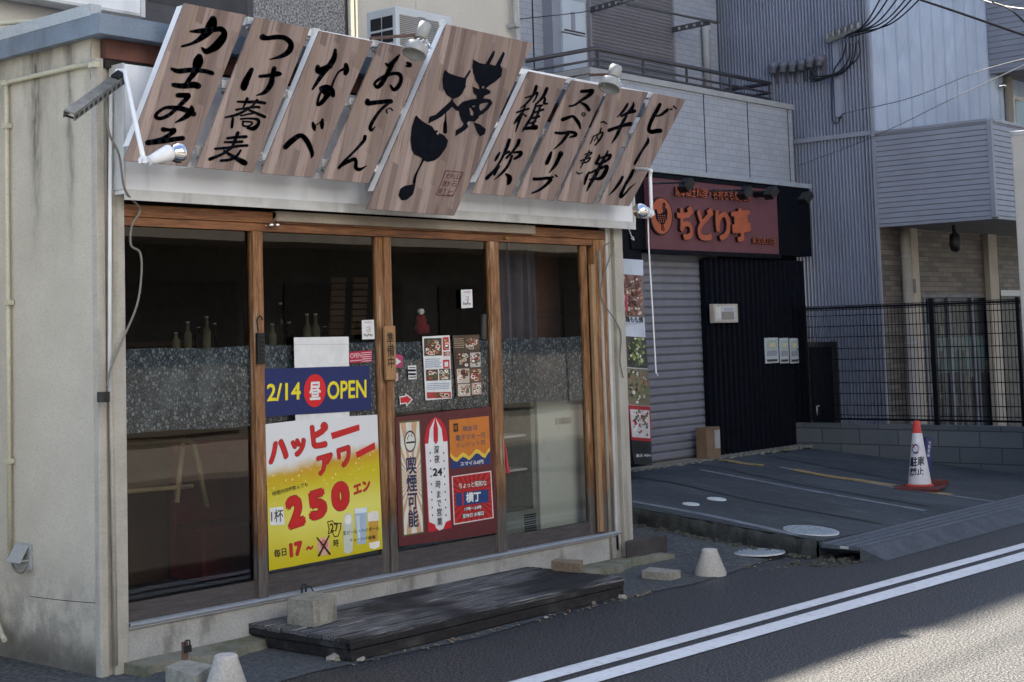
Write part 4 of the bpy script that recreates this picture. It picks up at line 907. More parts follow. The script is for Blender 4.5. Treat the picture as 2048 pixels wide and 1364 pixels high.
lines(g, 1268, 800, 1328, 5, 13, .0092, z7, (200,180,150)); lines(g, 1368, 910, 1424, 3, 16, .0086, z7, (170,50,60), 6)
poster('food_menu', 'dark brown food menu poster right of the white one on the right sliding door', 'poster', g, 'food menu posters on the right sliding door')
g = MB(); p, q_ = onY(*z7(1448,648), .04), onY(*z7(1448,800), .04); g.cyl(p, q_, .018); g.cyl(p+Vector((.03,.01,-.01)), q_+Vector((.03,.01,0)), .014); tag(build('paper_roll', g, M['cap']), 'white rolled papers standing behind the right sliding door', 'paper roll')
t = thing('red_ornament', 'small red cloth ornament with white trim hanging behind the right sliding door', 'ornament', onY(*z7(1060,760), .08))
p = onY(*z7(1060,690), .08)
g = MB(); g.lathe(p+Vector((0,0,-.075)), (0,0,1), [(0,.03),(.01,.05),(.05,.046),(.06,.03),(.075,.034),(.10,.03),(.115,.01)], 16); build('cloth', g, surf('red_cloth', S(116,18,30), .9), t)
g = MB(); g.lathe(p+Vector((0,0,.04)), (0,0,1), [(0,.01),(.012,.022),(.028,.018),(.034,.004)], 12); build('trim', g, W_, t)
# big yellow happy-hour poster
def beer_mat():
    m = NM('beer_print'); p = m.xyz(); x, z_ = p[0], p[2]
    zz = m.math('ADD', z_, m.math('MULTIPLY', m.math('SUBTRACT', x, 1.3), -.11)); zz = m.math('ADD', zz, m.math('MULTIPLY', m.math('SUBTRACT', m.noise(14), .5), .07))
    c = m.mix(m.mapr(z_, .35, .62), S(206,190,20), S(232,226,110)); c = m.mix(m.mapr(z_, .60, .80), c, S(210,192,24)); c = m.mix(m.mapr(zz, .76, .86), c, S(206,160,34))
    c = m.mix(m.math('MULTIPLY', m.mapr(x, 1.1, .93), .35), c, S(198,184,20))
    c = m.mix(m.mapr(zz, .845, .925), c, S(228,230,232))
    v = m.n('ShaderNodeTexVoronoi', feature='F1'); m.l(m.scale(m.P(), (1,0,1)), v.inputs['Vector']); v.inputs['Scale'].default_value = 46
    sp = m.n('ShaderNodeSeparateColor'); m.l(v.outputs['Color'], sp.inputs[0])
    bub = m.math('MULTIPLY', m.mapr(v.outputs['Distance'], .34, .2), m.mapr(sp.outputs[0], .62, .8)); band = m.math('MULTIPLY', m.mapr(zz, .70, .80), m.mapr(zz, .93, .86))
    c = m.mix(m.math('MULTIPLY', m.math('MULTIPLY', bub, .8), m.math('ADD', band, .12)), c, S(238,226,150))
    m.base(c, .45); return m.m
g = MB().mat(beer_mat()); PY = -.006
top = spline([(105,165),(300,142),(560,118),(868,100)], 5); bot = spline([(905,1015),(640,1068),(380,1118),(130,1165)], 5)
pf(g, top+bot, YP(PY), z8); ly = YP(PY-.001)
RD = ik(200,32,34); g.mat(ik(104,20,20))
def rtxt(s, bl, br, tl, b=.05):
    g.mat(ik(110,22,20)); text(g, s, (bl[0]-3,bl[1]+4), (br[0]+3,br[1]+4), (tl[0]-3,tl[1]-4), YP(PY-.0008), z8, b+.02)
    g.mat(RD); text(g, s, bl, br, tl, YP(PY-.0016), z8, b)
rtxt('ハ', (128,445), (262,395), (124,300), .06); rtxt('ッ', (292,392), (392,372), (276,272), .06); rtxt('ピ', (424,335), (545,318), (406,165), .06)
g.mat(RD); pf(g, [(550,225),(745,165),(748,207),(562,268)], ly, z8); rtxt('ア', (462,522), (572,488), (452,388), .06); rtxt('ワ', (610,470), (702,438), (588,335), .06); g.mat(RD); pf(g, [(720,357),(850,288),(856,332),(730,398)], ly, z8)
g.mat(BK); text(g, '時間内何杯飲んでも', (155,658), (395,588), (152,626), ly, z8, .012)
rtxt('2', (262,892), (382,848), (235,672), .07); rtxt('5', (410,832), (535,792), (384,632), .07); rtxt('0', (562,772), (686,742), (548,570), .08); rtxt('エン', (712,650), (822,606), (704,584), .05)
g.mat(W_); pf(g, [(133,738),(225,726),(238,850),(140,856)], YP(PY-.0012), z8); g.mat(BK); text(g, '1杯', (145,836), (228,828), (143,750), YP(PY-.002), z8, .012)
text(g, '毎日', (166,1078), (250,1060), (162,1022), ly, z8, .025); rtxt('17', (275,1074), (360,1052), (268,982), .06); rtxt('〜', (385,1030), (430,1010), (383,1008), .05)
g.mat(ik(220,170,150)); pf(g, ell(502,998,44,64,20), YP(PY-.001), z8); g.mat(ik(206,120,110)); pf(g, ell(505,985,26,34,16), YP(PY-.0016), z8)
g.mat(BK); stroke(g, [(458,940,10),(545,1050,14)], YP(PY-.003), z8); stroke(g, [(540,925,10),(470,1062,14)], YP(PY-.0032), z8)
g.mat(BK); pf(g, [(526,828),(562,820),(575,836),(625,838),(622,876),(602,932),(575,936),(560,905),(530,918),(536,880)], YP(PY-.001), z8); g.mat(ik(222,206,70)); pf(g, [(532,834),(560,827),(573,843),(617,845),(615,873),(598,925),(578,928),(563,896),(537,908),(543,880)], YP(PY-.0015), z8); g.mat(BK); text(g, '27', (548,900), (606,896), (542,842), YP(PY-.002), z8, .03)
text(g, '時', (570,1004), (606,999), (568,952), ly, z8, .02)
g.mat(ik(206,214,200)); pf(g, [(636,800),(660,768),(690,775),(703,830),(700,1030),(672,1050),(640,1040)], YP(PY-.001), z8); g.mat(ik(236,238,230)); pf(g, ell(668,815,24,34,14), YP(PY-.0014), z8)
g.mat(ik(168,190,214)); pf(g, [(710,742),(800,730),(790,978),(735,986)], YP(PY-.001), z8); g.mat(ik(226,234,240)); pf(g, [(714,742),(797,731),(796,765),(717,776)], YP(PY-.0014), z8); g.mat(ik(206,222,236)); pf(g, [(722,790),(748,788),(752,960),(738,964)], YP(PY-.0014), z8)
g.mat(ik(206,160,60)); pf(g, [(806,800),(878,790),(870,960),(816,970)], YP(PY-.001), z8); g.mat(ik(238,234,226)); pf(g, [(803,775),(830,758),(870,758),(880,790),(876,822),(806,830)], YP(PY-.0014), z8); pf(g, [(812,975),(885,960),(884,1000),(850,1018),(818,1010)], YP(PY-.0014), z8)
g.mat(BK); text(g, '生ビール・ハイボール', (635,922), (882,886), (634,894), YP(PY-.003), z8, .012); text(g, 'チューハイ各種', (680,970), (856,946), (679,944), YP(PY-.003), z8, .012)
poster('drinks_poster', 'big yellow beer poster with red 250 price on the left sliding door', 'poster', g)
# maroon board with four printed notices on the right door
nb = thing('notice_board', 'maroon sheet with striped smoking, late night, payment and opening hours notices', 'poster', onY(*z8(1340,950), -.006))
QY = -.008; qp = YP(QY-.001)
g = MB(); sheet(g, [(990,115),(1310,80),(1640,42),(1690,905),(1350,955),(1015,1000)], QY, z8, ik(92,36,40)); build('backing_sheet', g, None, nb)
g = MB(); sheet(g, [(1015,147),(1160,134),(1190,905),(1043,932)], QY-.0006, z8, ik(96,98,62)); A4 = [(1022,158),(1153,146),(1181,898),(1052,920)]; sheet(g, A4, QY-.001, z8, ik(226,222,212))
g.mat(ik(206,166,130)); cxy = (1102,545)
def inside_ray(ang, quad):
    best = None
    for (x1,y1),(x2,y2) in zip(quad, quad[1:]+quad[:1]):
        dx, dy = math.cos(ang), math.sin(ang); ex, ey = x2-x1, y2-y1; den = dx*ey-dy*ex
        if abs(den) < 1e-9: continue
        t_ = ((x1-cxy[0])*ey-(y1-cxy[1])*ex)/den; s_ = ((x1-cxy[0])*dy-(y1-cxy[1])*dx)/den
        if t_ > 0 and -1e-6 <= s_ <= 1+1e-6 and (best is None or t_ < best): best = t_
    return (cxy[0]+math.cos(ang)*best, cxy[1]+math.sin(ang)*best)
for k in range(0, 64, 2):
    a = k*math.pi/32; 
    if k % 2 == 0: pf(g, [cxy, inside_ray(a, A4), inside_ray(a+math.pi/34, A4)], YP(QY-.0015), z8)
g.mat(ik(34,56,62)); pf(g, ell(1092,282,40,74), YP(QY-.002), z8, [ell(1092,282,33,63)]); g.mat(ik(226,222,212)); pf(g, ell(1092,282,33,63), YP(QY-.002), z8); g.mat(ik(34,44,52)); stroke(g, [(1070,292,12),(1120,286,12)], YP(QY-.003), z8); stroke(g, [(1078,272,4),(1072,258,4),(1084,248,4),(1080,236,4)], YP(QY-.003), z8); stroke(g, [(1108,250,4),(1098,240,4),(1106,228,4)], YP(QY-.003), z8)
g.mat(ik(28,44,84)); vtext(g, '喫煙可能', (1096,388), (1116,870), 74, YP(QY-.003), z8, .022); build('smoking_notice', g, None, nb)
g = MB(); sheet(g, [(1190,262),(1204,192),(1238,134),(1264,115),(1302,135),(1336,190),(1347,252),(1376,872),(1216,902)], QY-.0006, z8, ik(196,30,46))
g.mat(ik(232,232,234)); pf(g, [(1195,300),(1225,292),(1240,200),(1262,122),(1235,170),(1214,222),(1218,296)][:0] or [(1194,300),(1346,280),(1368,818),(1336,832),(1318,878),(1291,890),(1268,872),(1264,850),(1222,832)], YP(QY-.001), z8)
pf(g, [(1262,122),(1250,190),(1252,280),(1270,296),(1216,300),(1226,200)], YP(QY-.0014), z8); pf(g, [(1266,122),(1282,190),(1282,280),(1268,296),(1318,288),(1306,196)], YP(QY-.0014), z8)
g.mat(ik(196,30,46)); pf(g, ell(1268,250,14,50,16), YP(QY-.002), z8)
g.mat(BK)
for k in range(9):
    for s_ in (-1, 1): pf(g, ell(1275+k*2.0+s_*46, 362+k*53, 4, 8, 8), YP(QY-.002), z8)
for ch, y, w_ in (('深',340,38),('夜',404,38),('24',492,66),('時',576,36),('ま',644,36),('で',704,36),('営',766,38),('業',830,38)):
    cx = 1272+(y-340)*.046
    if ch == '24': text(g, ch, (cx-w_/2,y+28), (cx+w_/2,y+24), (cx-w_/2,y-26), YP(QY-.003), z8, .045)
    else: text(g, ch, (cx-w_/2,y+28), (cx+w_/2,y+25), (cx-w_/2,y-28), YP(QY-.003), z8, .014, tight=False)
build('late_night_notice', g, None, nb)
g = MB(); sheet(g, [(1358,137),(1628,108),(1641,432),(1369,472)], QY-.0006, z8, ik(26,52,112))
wave = [(1366,372),(1390,400),(1412,408),(1432,388),(1452,372),(1474,382),(1494,398),(1514,380),(1540,350),(1562,352),(1584,374),(1604,382),(1622,350),(1637,334)]
sheet(g, [(1358,137),(1628,108)]+[(x,y+14) for x, y in wave[::-1]], QY-.001, z8, ik(230,196,70)); sheet(g, [(1358,137),(1628,108)]+[(x,y-14) for x, y in wave[::-1]], QY-.0014, z8, ik(206,122,44))
g.mat(BK); pf(g, [(1386,162),(1418,158),(1421,214),(1389,218)], YP(QY-.002), z8); g.mat(ik(206,122,44)); text(g, '可', (1392,208), (1414,206), (1391,176), YP(QY-.003), z8, .02)
g.mat(ik(92,84,92)); text(g, '現金可', (1450,216), (1552,206), (1448,178), YP(QY-.002), z8, .02); text(g, '電子マネー可', (1404,282), (1606,258), (1402,242), YP(QY-.002), z8, .02); text(g, 'クレジット可', (1406,332), (1606,306), (1404,296), YP(QY-.002), z8, .02)
g.mat(W_); text(g, 'スマイル0円', (1436,452), (1592,434), (1434,424), YP(QY-.002), z8, .03); build('payment_notice', g, None, nb)
g = MB(); sheet(g, [(1375,520),(1645,482),(1662,805),(1390,852)], QY-.0006, z8, ik(230,214,210)); A5 = [(1383,526),(1639,490),(1655,799),(1397,842)]; sheet(g, A5, QY-.001, z8, ik(200,36,40)); g.mat(ik(150,26,32)); cxy = (1520,660)
for k in range(28): a = k*math.pi/14; pf(g, [cxy, inside_ray(a, A5), inside_ray(a+math.pi/30, A5)], YP(QY-.0015), z8)
g.mat(BK); text(g, 'ちょっと昭和な', (1422,610), (1618,586), (1420,562), YP(QY-.002), z8, .09); g.mat(ik(236,214,204)); text(g, 'ちょっと昭和な', (1425,606), (1615,584), (1423,566), YP(QY-.0026), z8, .03)
g.mat(ik(24,62,120)); pf(g, [(1404,637),(1625,608),(1628,696),(1410,724)], YP(QY-.002), z8); g.mat(ik(190,40,60)); pf(g, [(1444,632),(1456,630),(1459,718),(1447,720)], YP(QY-.0024), z8); g.mat(W_); text(g, '横丁', (1474,702), (1576,690), (1472,632), YP(QY-.003), z8, .04)
g.mat(BK); text(g, '17時〜24時', (1460,762), (1582,744), (1459,728), YP(QY-.0024), z8, .09); text(g, '定休日 水曜日', (1448,812), (1598,788), (1447,774), YP(QY-.0024), z8, .09)
g.mat(W_); text(g, '17時〜24時', (1463,758), (1579,741), (1462,732), YP(QY-.003), z8, .03); text(g, '定休日 水曜日', (1451,808), (1595,785), (1450,778), YP(QY-.003), z8, .03); build('hours_notice', g, None, nb)
g = MB(); p = onY(1016, 900, -.012); g.prism([onY(1010,880,-.014), onY(1020,948,-.014), onY(1014,944,-.014)], (0,.01,0)); tag(build('red_pennant', g, ik(190,60,70)), 'thin red and white pennant edge beside the third door post', 'pennant')
# ================================================================== DECK AND LOOSE THINGS IN FRONT
ZT = .115
FL, FR, BL = onZ(704,1279,ZT), onZ(1248,1152,ZT), onZ(488,1232,ZT)
dx0, dx1, dyf, dyb = FL.x, FR.x, (FL.y+FR.y)/2, BL.y
dk = thing('wooden_deck', 'low black weathered wooden step deck in front of the sliding doors', 'deck', ((dx0+dx1)/2, (dyf+dyb)/2, 0))
g = MB(); nb_ = 9; wv = (dyb-dyf)/nb_
rnd = random.Random(3)
for k in range(nb_):
    dz = rnd.uniform(-.003, .002); g.box(dx0+rnd.uniform(-.006,.006), dx1+rnd.uniform(-.008,.008), dyf+k*wv+.006, dyf+(k+1)*wv-.006, ZT-.022+dz, ZT+dz)
build('deck_boards', g, M['deck'], dk, bevel=.003)
g = MB(); g.box(dx0+.01, dx1-.01, dyf+.004, dyf+.024, .062, ZT-.024); g.box(dx0+.02, dx1-.01, dyf+.010, dyf+.028, .008, .057); g.box(dx0+.004, dx0+.022, dyf+.03, dyb-.005, .062, ZT-.024); g.box(dx0+.02, dx0+.036, dyf+.03, dyb-.12, .008, .057); g.box(dx1-.022, dx1-.004, dyf+.03, dyb-.005, .01, ZT-.024)
for fx in (.06, .5, .95): g.box(dx0+(dx1-dx0)*fx-.03, dx0+(dx1-dx0)*fx+.03, dyf+.03, dyb-.05, .0, ZT-.025)
build('skirt_boards', g, M['deckface'], dk, bevel=.003)
def block(name, label, corners, ztop, zbot, mat, cat, bev=.006, grp=None, rough=0):
    """corners: photo pixels of the top face, at height ztop"""
    g = MB(); P3 = [onZ(x, y, ztop) for x, y in corners]; g.prism(P3, (0,0,zbot-ztop)); o = build(name, g, mat, bevel=bev); return tag(o, label, cat, grp)
block('concrete_block', 'square grey concrete block standing on the left end of the wooden deck', [(573,1197),(628,1203),(674,1190),(622,1182)], .24, ZT+.001, M['conc'], 'block')
block('timber_offcut', 'pale timber offcut lying at the far right end of the wooden deck', [(1102,1122),(1160,1128),(1166,1120),(1110,1117)], ZT+.055, ZT+.001, M['timber'], 'timber', .003)
block('concrete_block', 'grey concrete block on the ground below the mossy ledge beside the pale cone', [(330,1334),(392,1352),(427,1330),(366,1318)], .09, 0, M['conc'], 'block')
t = thing('bolt_stake', 'short steel stake with black padlock rising behind the ground concrete block', 'stake', onZ(372,1325,.09))
p = onZ(370, 1322, .085); g = MB(); g.box(p.x-.012,p.x+.012,p.y-.01,p.y+.01,.08,.17); build('post', g, M['brownbar'], t)
g = MB(); g.box(p.x-.016,p.x+.022,p.y-.022,p.y-.011,.125,.155); g.tube(spline([(p.x-.01,p.y-.016,.155),(p.x-.01,p.y-.016,.175),(p.x+.015,p.y-.016,.175),(p.x+.015,p.y-.016,.155)],3),.004,6); build('padlock', g, M['black'], t)
t = thing('door_chain_hook', 'black iron hook and cord on the aluminium rail above the deck block', 'hook', onY(610,1180,-.04))
g = MB(); g.tube(spline([onY(604,1186,-.05),onY(604,1172,-.05),onY(612,1170,-.05),onY(612,1184,-.05)],3), .005); g.tube(spline([onY(612,1172,-.05),onY(622,1174,-.05),onY(628,1184,-.06),onY(648,1188,-.06)],4), .004); build('hook', g, M['black'], t)
def bollard(label, px, py, r0, r1, h):
    p = onZ(px, py, 0); g = MB(); g.lathe((p.x,p.y,.0), (0,0,1), [(0,r0*.96),(.012,r0),(h*.9,r1*1.04),(h*.97,r1),(h,r1*.82)], 28)
    return tag(build('concrete_cone', g, M['conc_pale']), label, 'bollard', 'pale concrete cone weights at the road edge')
bollard('pale concrete cone weight standing right of the deck by the manhole', 1421, 1150, .10, .047, .16)
bollard('pale concrete cone weight at the bottom edge left of the deck', 453, 1392, .10, .05, .175)
rs = random.Random(11)
def stone(label, px, py, r, sq=.6, mat='conc'):
    p = onZ(px, py, 0); bm = bmesh.new(); bmesh.ops.create_icosphere(bm, subdivisions=2, radius=1)
    sx_, sy_, sz_ = r*rs.uniform(.8,1.5), r*rs.uniform(.6,1), r*sq
    for v in bm.verts:
        k = 1+.28*math.sin(v.co.x*5+px)*math.sin(v.co.y*4+py)+rs.uniform(-.12,.12); v.co = Vector((v.co.x*sx_*k, v.co.y*sy_*k, v.co.z*sz_*k))
    g = MB(); g.add([v.co+Vector((p.x,p.y,r*sq*.6)) for v in bm.verts], [[v.index for v in f.verts] for f in bm.faces]); bm.free()
    return tag(build('stone', g, M[mat]), label, 'stone', 'broken stones round the deck')
stone('broken stone wedged under the near left corner of the deck', 668, 1322, .035); stone('whitish stone at the near front corner of the deck', 722, 1322, .022)
stone('grey stone in front of the far right foot of the deck', 1186, 1208, .02); stone('broken stone under the far right corner of the deck', 1244, 1198, .026)
stone('small white chip on the asphalt before the deck front', 1092, 1236, .011, .5, 'conc_pale')
g = MB(); P3 = [onZ(x, y, .05) for x, y in ((1282,1142),(1340,1146),(1362,1140),(1300,1134))]; g.prism(P3, (0,0,-.046)); tag(build('broken_kerb_stone', g, M['conc'], bevel=.008), 'broken kerb stone lying between the mossy ledge and the pale cone', 'kerb stone')
stone('rounded rubble lump at the end of the broken kerb stone', 1350, 1158, .03, .9)
g = MB(); P3 = [onZ(x, y, .15) for x, y in ((1252,1086),(1334,1070),(1322,1064),(1250,1072))]; g.prism(P3, (0,0,-.14)); tag(build('concrete_step', g, surf('dark_brown_concrete', S(70,66,66), .9, .25, 8), bevel=.008), 'low dark concrete step in the gap between the two shops', 'step')
g = MB()       # dead leaves and grit in the gutters
for k in range(150):
    if rnd.random() < .5: x, y, z0 = rnd.uniform(4.1, 5.6), rnd.uniform(-1.0, -.5), .006
    else: x, y, z0 = rnd.uniform(.6, 3.2), rnd.uniform(dyf-.08, dyf-.01), .006
    s_ = rnd.uniform(.003,.010); a = rnd.uniform(0,6.3); g.obox((x,y,z0+.003), (math.cos(a),math.sin(a),rnd.uniform(-.3,.3)), (-math.sin(a),math.cos(a),0), (0,0,1), s_, s_*.6, .002)
o = build('grit', g, M['timber']); o['kind'] = 'stuff'; tag(o, 'scattered grit and dry leaves along the gutter and deck front', 'litter')
def disc(name, label, c, ex, mat, pos, cat='manhole', z=.0, grp=None, rim=True):
    p = pos(*c); q_ = pos(c[0]+ex, c[1]); r = (q_-p).length
    t = thing(name, label, cat, p, grp); g = MB(); nrm = Vector((0,0,1))
    if pos is onA: nrm = Vector((0,-.09,1)).normalized()
    g.lathe(p-nrm*.004, nrm, [(0,r),(.008,r),(.009,r*.9),(.008,r*.2)] , 32); build('cover', g, mat, t)
    if rim:
        g = MB(); g.lathe(p-nrm*.006, nrm, [(0,r*1.1),(.009,r*1.1),(.009,r*1.012),(.002,r*1.01)], 32, caps=False); build('rim', g, M['trim'], t)
        g = MB()
        for k in range(5):
            for j in range(5):
                a, b = (k-2)*r*.32, (j-2)*r*.32
                if a*a+b*b < (r*.8)**2: g.obox(p+nrm*.0062+Vector((a,b,-nrm.y*0+b*.09*(pos is onA))), (1,1,0), (-1,1,0), (0,0,1), r*.09, r*.05, .0015)
        build('studs', g, mat, t)
def ozy(x, y):
    z = .03
    for _ in range(30): p = onZ(x, y, z); z = .5*z+.5*zY(p.x, p.y)
    return Vector((p.x, p.y, zY(p.x, p.y)+.005))
disc('manhole_cover', 'round iron manhole cover in the dark yard between the pale cone and the apron', (1515,1105), 46, M['cover'], ozy)
disc('manhole_cover', 'pale round manhole cover on the apron corner near the gutter end', (1622,1062), 44, M['cover'], onA)
disc('access_cover', 'small white drain lid on the apron, left one of the pair', (1382,1009), 15, M['lid'], onA, 'drain lid', rim=False, grp='small white drain lids on the apron'); disc('access_cover', 'small white drain lid on the apron, right one of the pair', (1433,999), 17, M['lid'], onA, 'drain lid', rim=False, grp='small white drain lids on the apron')
# gutter grating between apron and road
gt = thing('gutter_grating', 'ribbed steel gutter grating between the apron and the road', 'grating', (7.5,-1.05,0))
ga, gb_ = onZ(1641,1085,.10), onZ(1733,1092,.088)
gx0, gx1, gy1, gy0 = ga.x, 10.6, ga.y, gb_.y
g = MB(); ng = 4; wg = (gy1-gy0)/ng
for k in range(ng):
    y0 = gy0+k*wg; z0 = .088+.012*(k+.5)/ng
    g.box(gx0, gx1, y0+wg*.16, y0+wg*.92, z0-.022, z0)
build('ribs', g, M['grate'], gt, bevel=.003)
g = MB(); g.box(gx0+.01, gx1, gy0+.004, gy1-.004, .05, .062); build('trough', g, M['joint'], gt)
g = MB(); g.box(gx0-.012, gx0-.001, gy0+.01, gy1-.005, .066, .096); build('end_plate', g, M['grate'], gt, bevel=.003)
g = MB(); g.box(gx0-.0155, gx0-.0125, gy0+.08, gy0+.14, .074, .09); build('plate_mark', g, M['lid'], gt)
g = MB(); g.add([(gx0-.01,gy0+.002,.084),(gx1,gy0+.002,.084),(gx1,gy0-.13,.003),(gx0+.09,gy0-.13,.003),(gx0-.01,gy0+.002,-.01),(gx0+.09,gy0-.13,-.01)], [(0,3,2,1),(0,4,5,3)])
build('ramp_strip', g, surf('ramp_concrete', S(74,80,88), .9, .2, 8, fine=.15, bump=.4), gt)
g = MB(); rz = random.Random(9)
for k in range(70):
    x, y = gx0+rz.uniform(-.35,.1), rz.uniform(gy0-.02, gy1+.04); s_ = rz.uniform(.006,.022)
    g.lathe((x,y,.002), (rz.uniform(-.4,.4),rz.uniform(-.4,.4),1), [(0,s_),(s_*.5,s_*.9),(s_*.8,s_*.4)], 6)
for k in range(90):
    y = rz.uniform(-.9, .6); s_ = rz.uniform(.006,.024); g.lathe((4.75+rz.uniform(-.07,.02),y,zY(4.75,y)), (rz.uniform(-.4,.4),rz.uniform(-.4,.4),1), [(0,s_),(s_*.5,s_*.9),(s_*.8,s_*.4)], 6)
o = build('kerb_rubble', g, surf('damp_rubble', S(70,70,60), .95, .4, 30)); o['kind'] = 'stuff'; tag(o, 'mossy rubble and dirt heaped along the foot of the apron kerb and gutter end', 'rubble')

# ================================================================== SECOND SHOP
Y2 = 2.3; XR = 10.45; ZB = .285; Y3 = 3.2
sb = thing('tiled_building', 'beige tiled two storey building with a roller shutter shop under a balcony', 'building', (8.6, 3.0, .28))
XL = onY(1180,152,Y2).x
g = MB(); g.box(XL, XR, Y2, Y2+.16, 3.05, 3.87); build('parapet', g, M['tile'], sb)
g = MB(); g.box(XL, XL+.14, Y2+.161, Y3, 3.05, 3.86); g.box(XR-.14, XR, Y2+.161, Y3, 3.05, 3.86); build('parapet_return', g, M['tile_y'], sb)
g = MB(); g.box(XL-.02, XR+.02, Y2-.02, Y2+.18, 3.871, 3.93); g.box(XL-.02, XL+.16, Y2+.181, Y3, 3.871, 3.93); build('parapet_cap', g, M['cap'], sb, bevel=.004)
g = MB()
for x in (1410, 1497): p = onY(x, 280, Y2); g.box(p.x-.006, p.x+.006, Y2-.003, Y2, 3.05, 3.87)
p = onY(1578,300,Y2); g.box(p.x-.006,p.x+.006,Y2-.003,Y2,3.05,3.87); build('panel_joint', g, M['joint'], sb)
g = MB(); g.box(4.5, XR, Y3, Y3+.2, 3.0, 9.1); build('upper_wall', g, M['tile'], sb)
g = MB(); g.box(XR-.2, XR, Y3+.201, 8, 0, 9.1); build('side_wall', g, M['tile_y'], sb)
g = MB(); g.box(4.5, XR, Y2+.2, Y3+1, 3.0, 3.04); build('balcony_floor', g, M['soffit'], sb)
g = MB(); x0, x1 = onY(1178,60,Y3).x, onY(1340,60,Y3).x
zt = 3.95
for k in range(60):
    z0 = 3.1+k*.038; g.add([(x0,Y3-.012,z0),(x1,Y3-.012,z0),(x1,Y3-.032,z0+.02),(x0,Y3-.032,z0+.02),(x1,Y3-.012,z0+.038),(x0,Y3-.012,z0+.038)], [(0,1,2,3),(3,2,4,5)])
g.box(x0-.03,x0,Y3-.04,Y3,3.1,5.4); g.box(x1,x1+.03,Y3-.04,Y3,3.1,5.4); build('upper_shutter', g, M['shutter2'], sb)
for jx in (1066, 1095):
    p = onY(jx, 60, Y3); g = MB(); g.box(p.x-.008, p.x+.008, Y3-.004, Y3-.0005, 3.1, 5.6); build('panel_joint', g, M['joint'], sb)
p0, p1 = onY(1094,60,Y3-.05), onY(1131,60,Y3-.05)
g = MB(); g.box(p0.x, p1.x, Y3-.12, Y3-.001, 3.1, 5.6); build('wall_pier', g, M['siding'], sb)
mc = thing('meter_cabinet', 'pale two-part meter cabinet on the balcony left of the upper shutter', 'cabinet', onY(1150,150,Y3-.1))
p0, p1, pm, pt = onY(1128,120,Y3-.15), onY(1174,120,Y3-.15), onY(1150,69,Y3-.15), onY(1150,2,Y3-.15)
g = MB(); g.box(p0.x, p1.x, Y3-.15, Y3-.03, 3.3, pm.z-.008); build('lower_box', g, M['cabinet'], mc, bevel=.004)
g = MB(); g.box(p0.x, p1.x, Y3-.15, Y3-.03, pm.z+.008, pt.z); build('upper_box', g, M['cabinet'], mc, bevel=.004)
g = MB(); p = onY(1146,42,Y3-.151); g.box(p.x-.03,p.x+.03,Y3-.156,Y3-.1505,p.z-.09,p.z+.09); build('vent', g, M['siding'], mc)
g = MB(); g.box(p0.x+.02,p1.x-.02,Y3-.155,Y3-.1505,pm.z+.02,pm.z+.035); build('latch', g, M['black'], mc)
# balcony rail
br = thing('balcony_railing', 'dark three-bar balcony railing above the tiled parapet', 'railing', (8.4, Y2+.08, 3.93))
xl, xr = onY(1192,95,Y2+.05).x, onY(1540,162,Y2+.05).x
for z_, r in ((4.135,.022),(4.03,.013),(3.965,.013)):
    g = MB(); g.tube([(xl,Y3-.02,z_),(xl,Y2+.05,z_),(xr,Y2+.05,z_),(xr,Y3-.02,z_)], r, 8); build('rail', g, M['railing'], br)
for x in (xl+.02, xl+.75, xl+1.5, xl+2.3, xr-.02):
    g = MB(); g.cyl((x,Y2+.05,3.93),(x,Y2+.05,4.13),.014,n=8); build('post', g, M['railing'], br)
# laundry pole and its brackets
dp = thing('laundry_pole', 'steel laundry poles on perforated brackets above the upper shutter', 'pole', onY(1340,30,2.8))
for (a, b) in (((1236,3),(1432,46)), ((1255,10),(1438,45))):
    g = MB(); g.tube([onY(*a,2.7), onY(*b,2.7)], .012); build('pole', g, M['galv'], dp)
for (a, b) in (((1182,20),(1246,2)), ((1344,60),(1420,44))):
    p, q_ = onY(*a, Y3-.05), onY(*b, 2.7); g = MB(); d = (q_-p); up = Vector((0,0,1))
    g.obox((p+q_)/2, d, d.cross(up), up, d.length/2, .008, .03); build('bracket', g, M['railing'], dp)
    g = MB()
    for k in range(4): c_ = p.lerp(q_, .2+.2*k); s_ = d.cross(up).normalized(); g.cyl(c_-s_*.0095, c_+s_*.0095, .016, n=10)
    build('hole', g, M['cap'], dp)
pipe('rain_pipe', 'fat grey rain pipe on the tiled wall right of the upper shutter', [onY(1413,48,Y3-.06), onY(1411,52,Y3-.06), onY(1416,175,Y3-.06)], .042, M['cap'], 'pipe')
g = MB()
p = onY(1413,52,Y3-.06); g.lathe(p, (0,0,1), [(-.06,.045),(0,.06),(.02,.06),(.05,.04)], 14); tag(build('rain_hopper', g, M['cap']), 'hopper head on top of the fat grey rain pipe', 'pipe')
# shop front
g = MB(); g.box(4.6, XR, Y2+.02, Y2+.1, ZB, 3.04); build('shop_wall', g, M['navy2'], sb)
fz0, fz1 = 2.27, 3.0
g = MB(); g.box(7.2, 10.53, Y2-.12, Y2+.02, fz0, fz1); build('fascia_box', g, M['navy2'], sb)
g = MB(); g.box(7.2, 10.55, Y2-.15, Y2-.0, 3.003, 3.05); build('flashing', g, M['flash'], sb)
SY = Y2-.17; sp_ = YP(SY)
ss = thing('shop_sign', 'maroon shop sign with raised orange lettering and a round bird emblem', 'sign', onY(1430,440,SY))
Q4 = [onY(1296,353,SY), onY(1553,381,SY), onY(1556,509,SY), onY(1300,497,SY)]
xa, xb, za, zb_ = Q4[0].x, Q4[1].x, (Q4[2].z+Q4[3].z)/2, (Q4[0].z+Q4[1].z)/2
g = MB(); g.box(xa, xb, SY, Y2-.121, za, zb_); build('panel', g, M['signred'], ss)
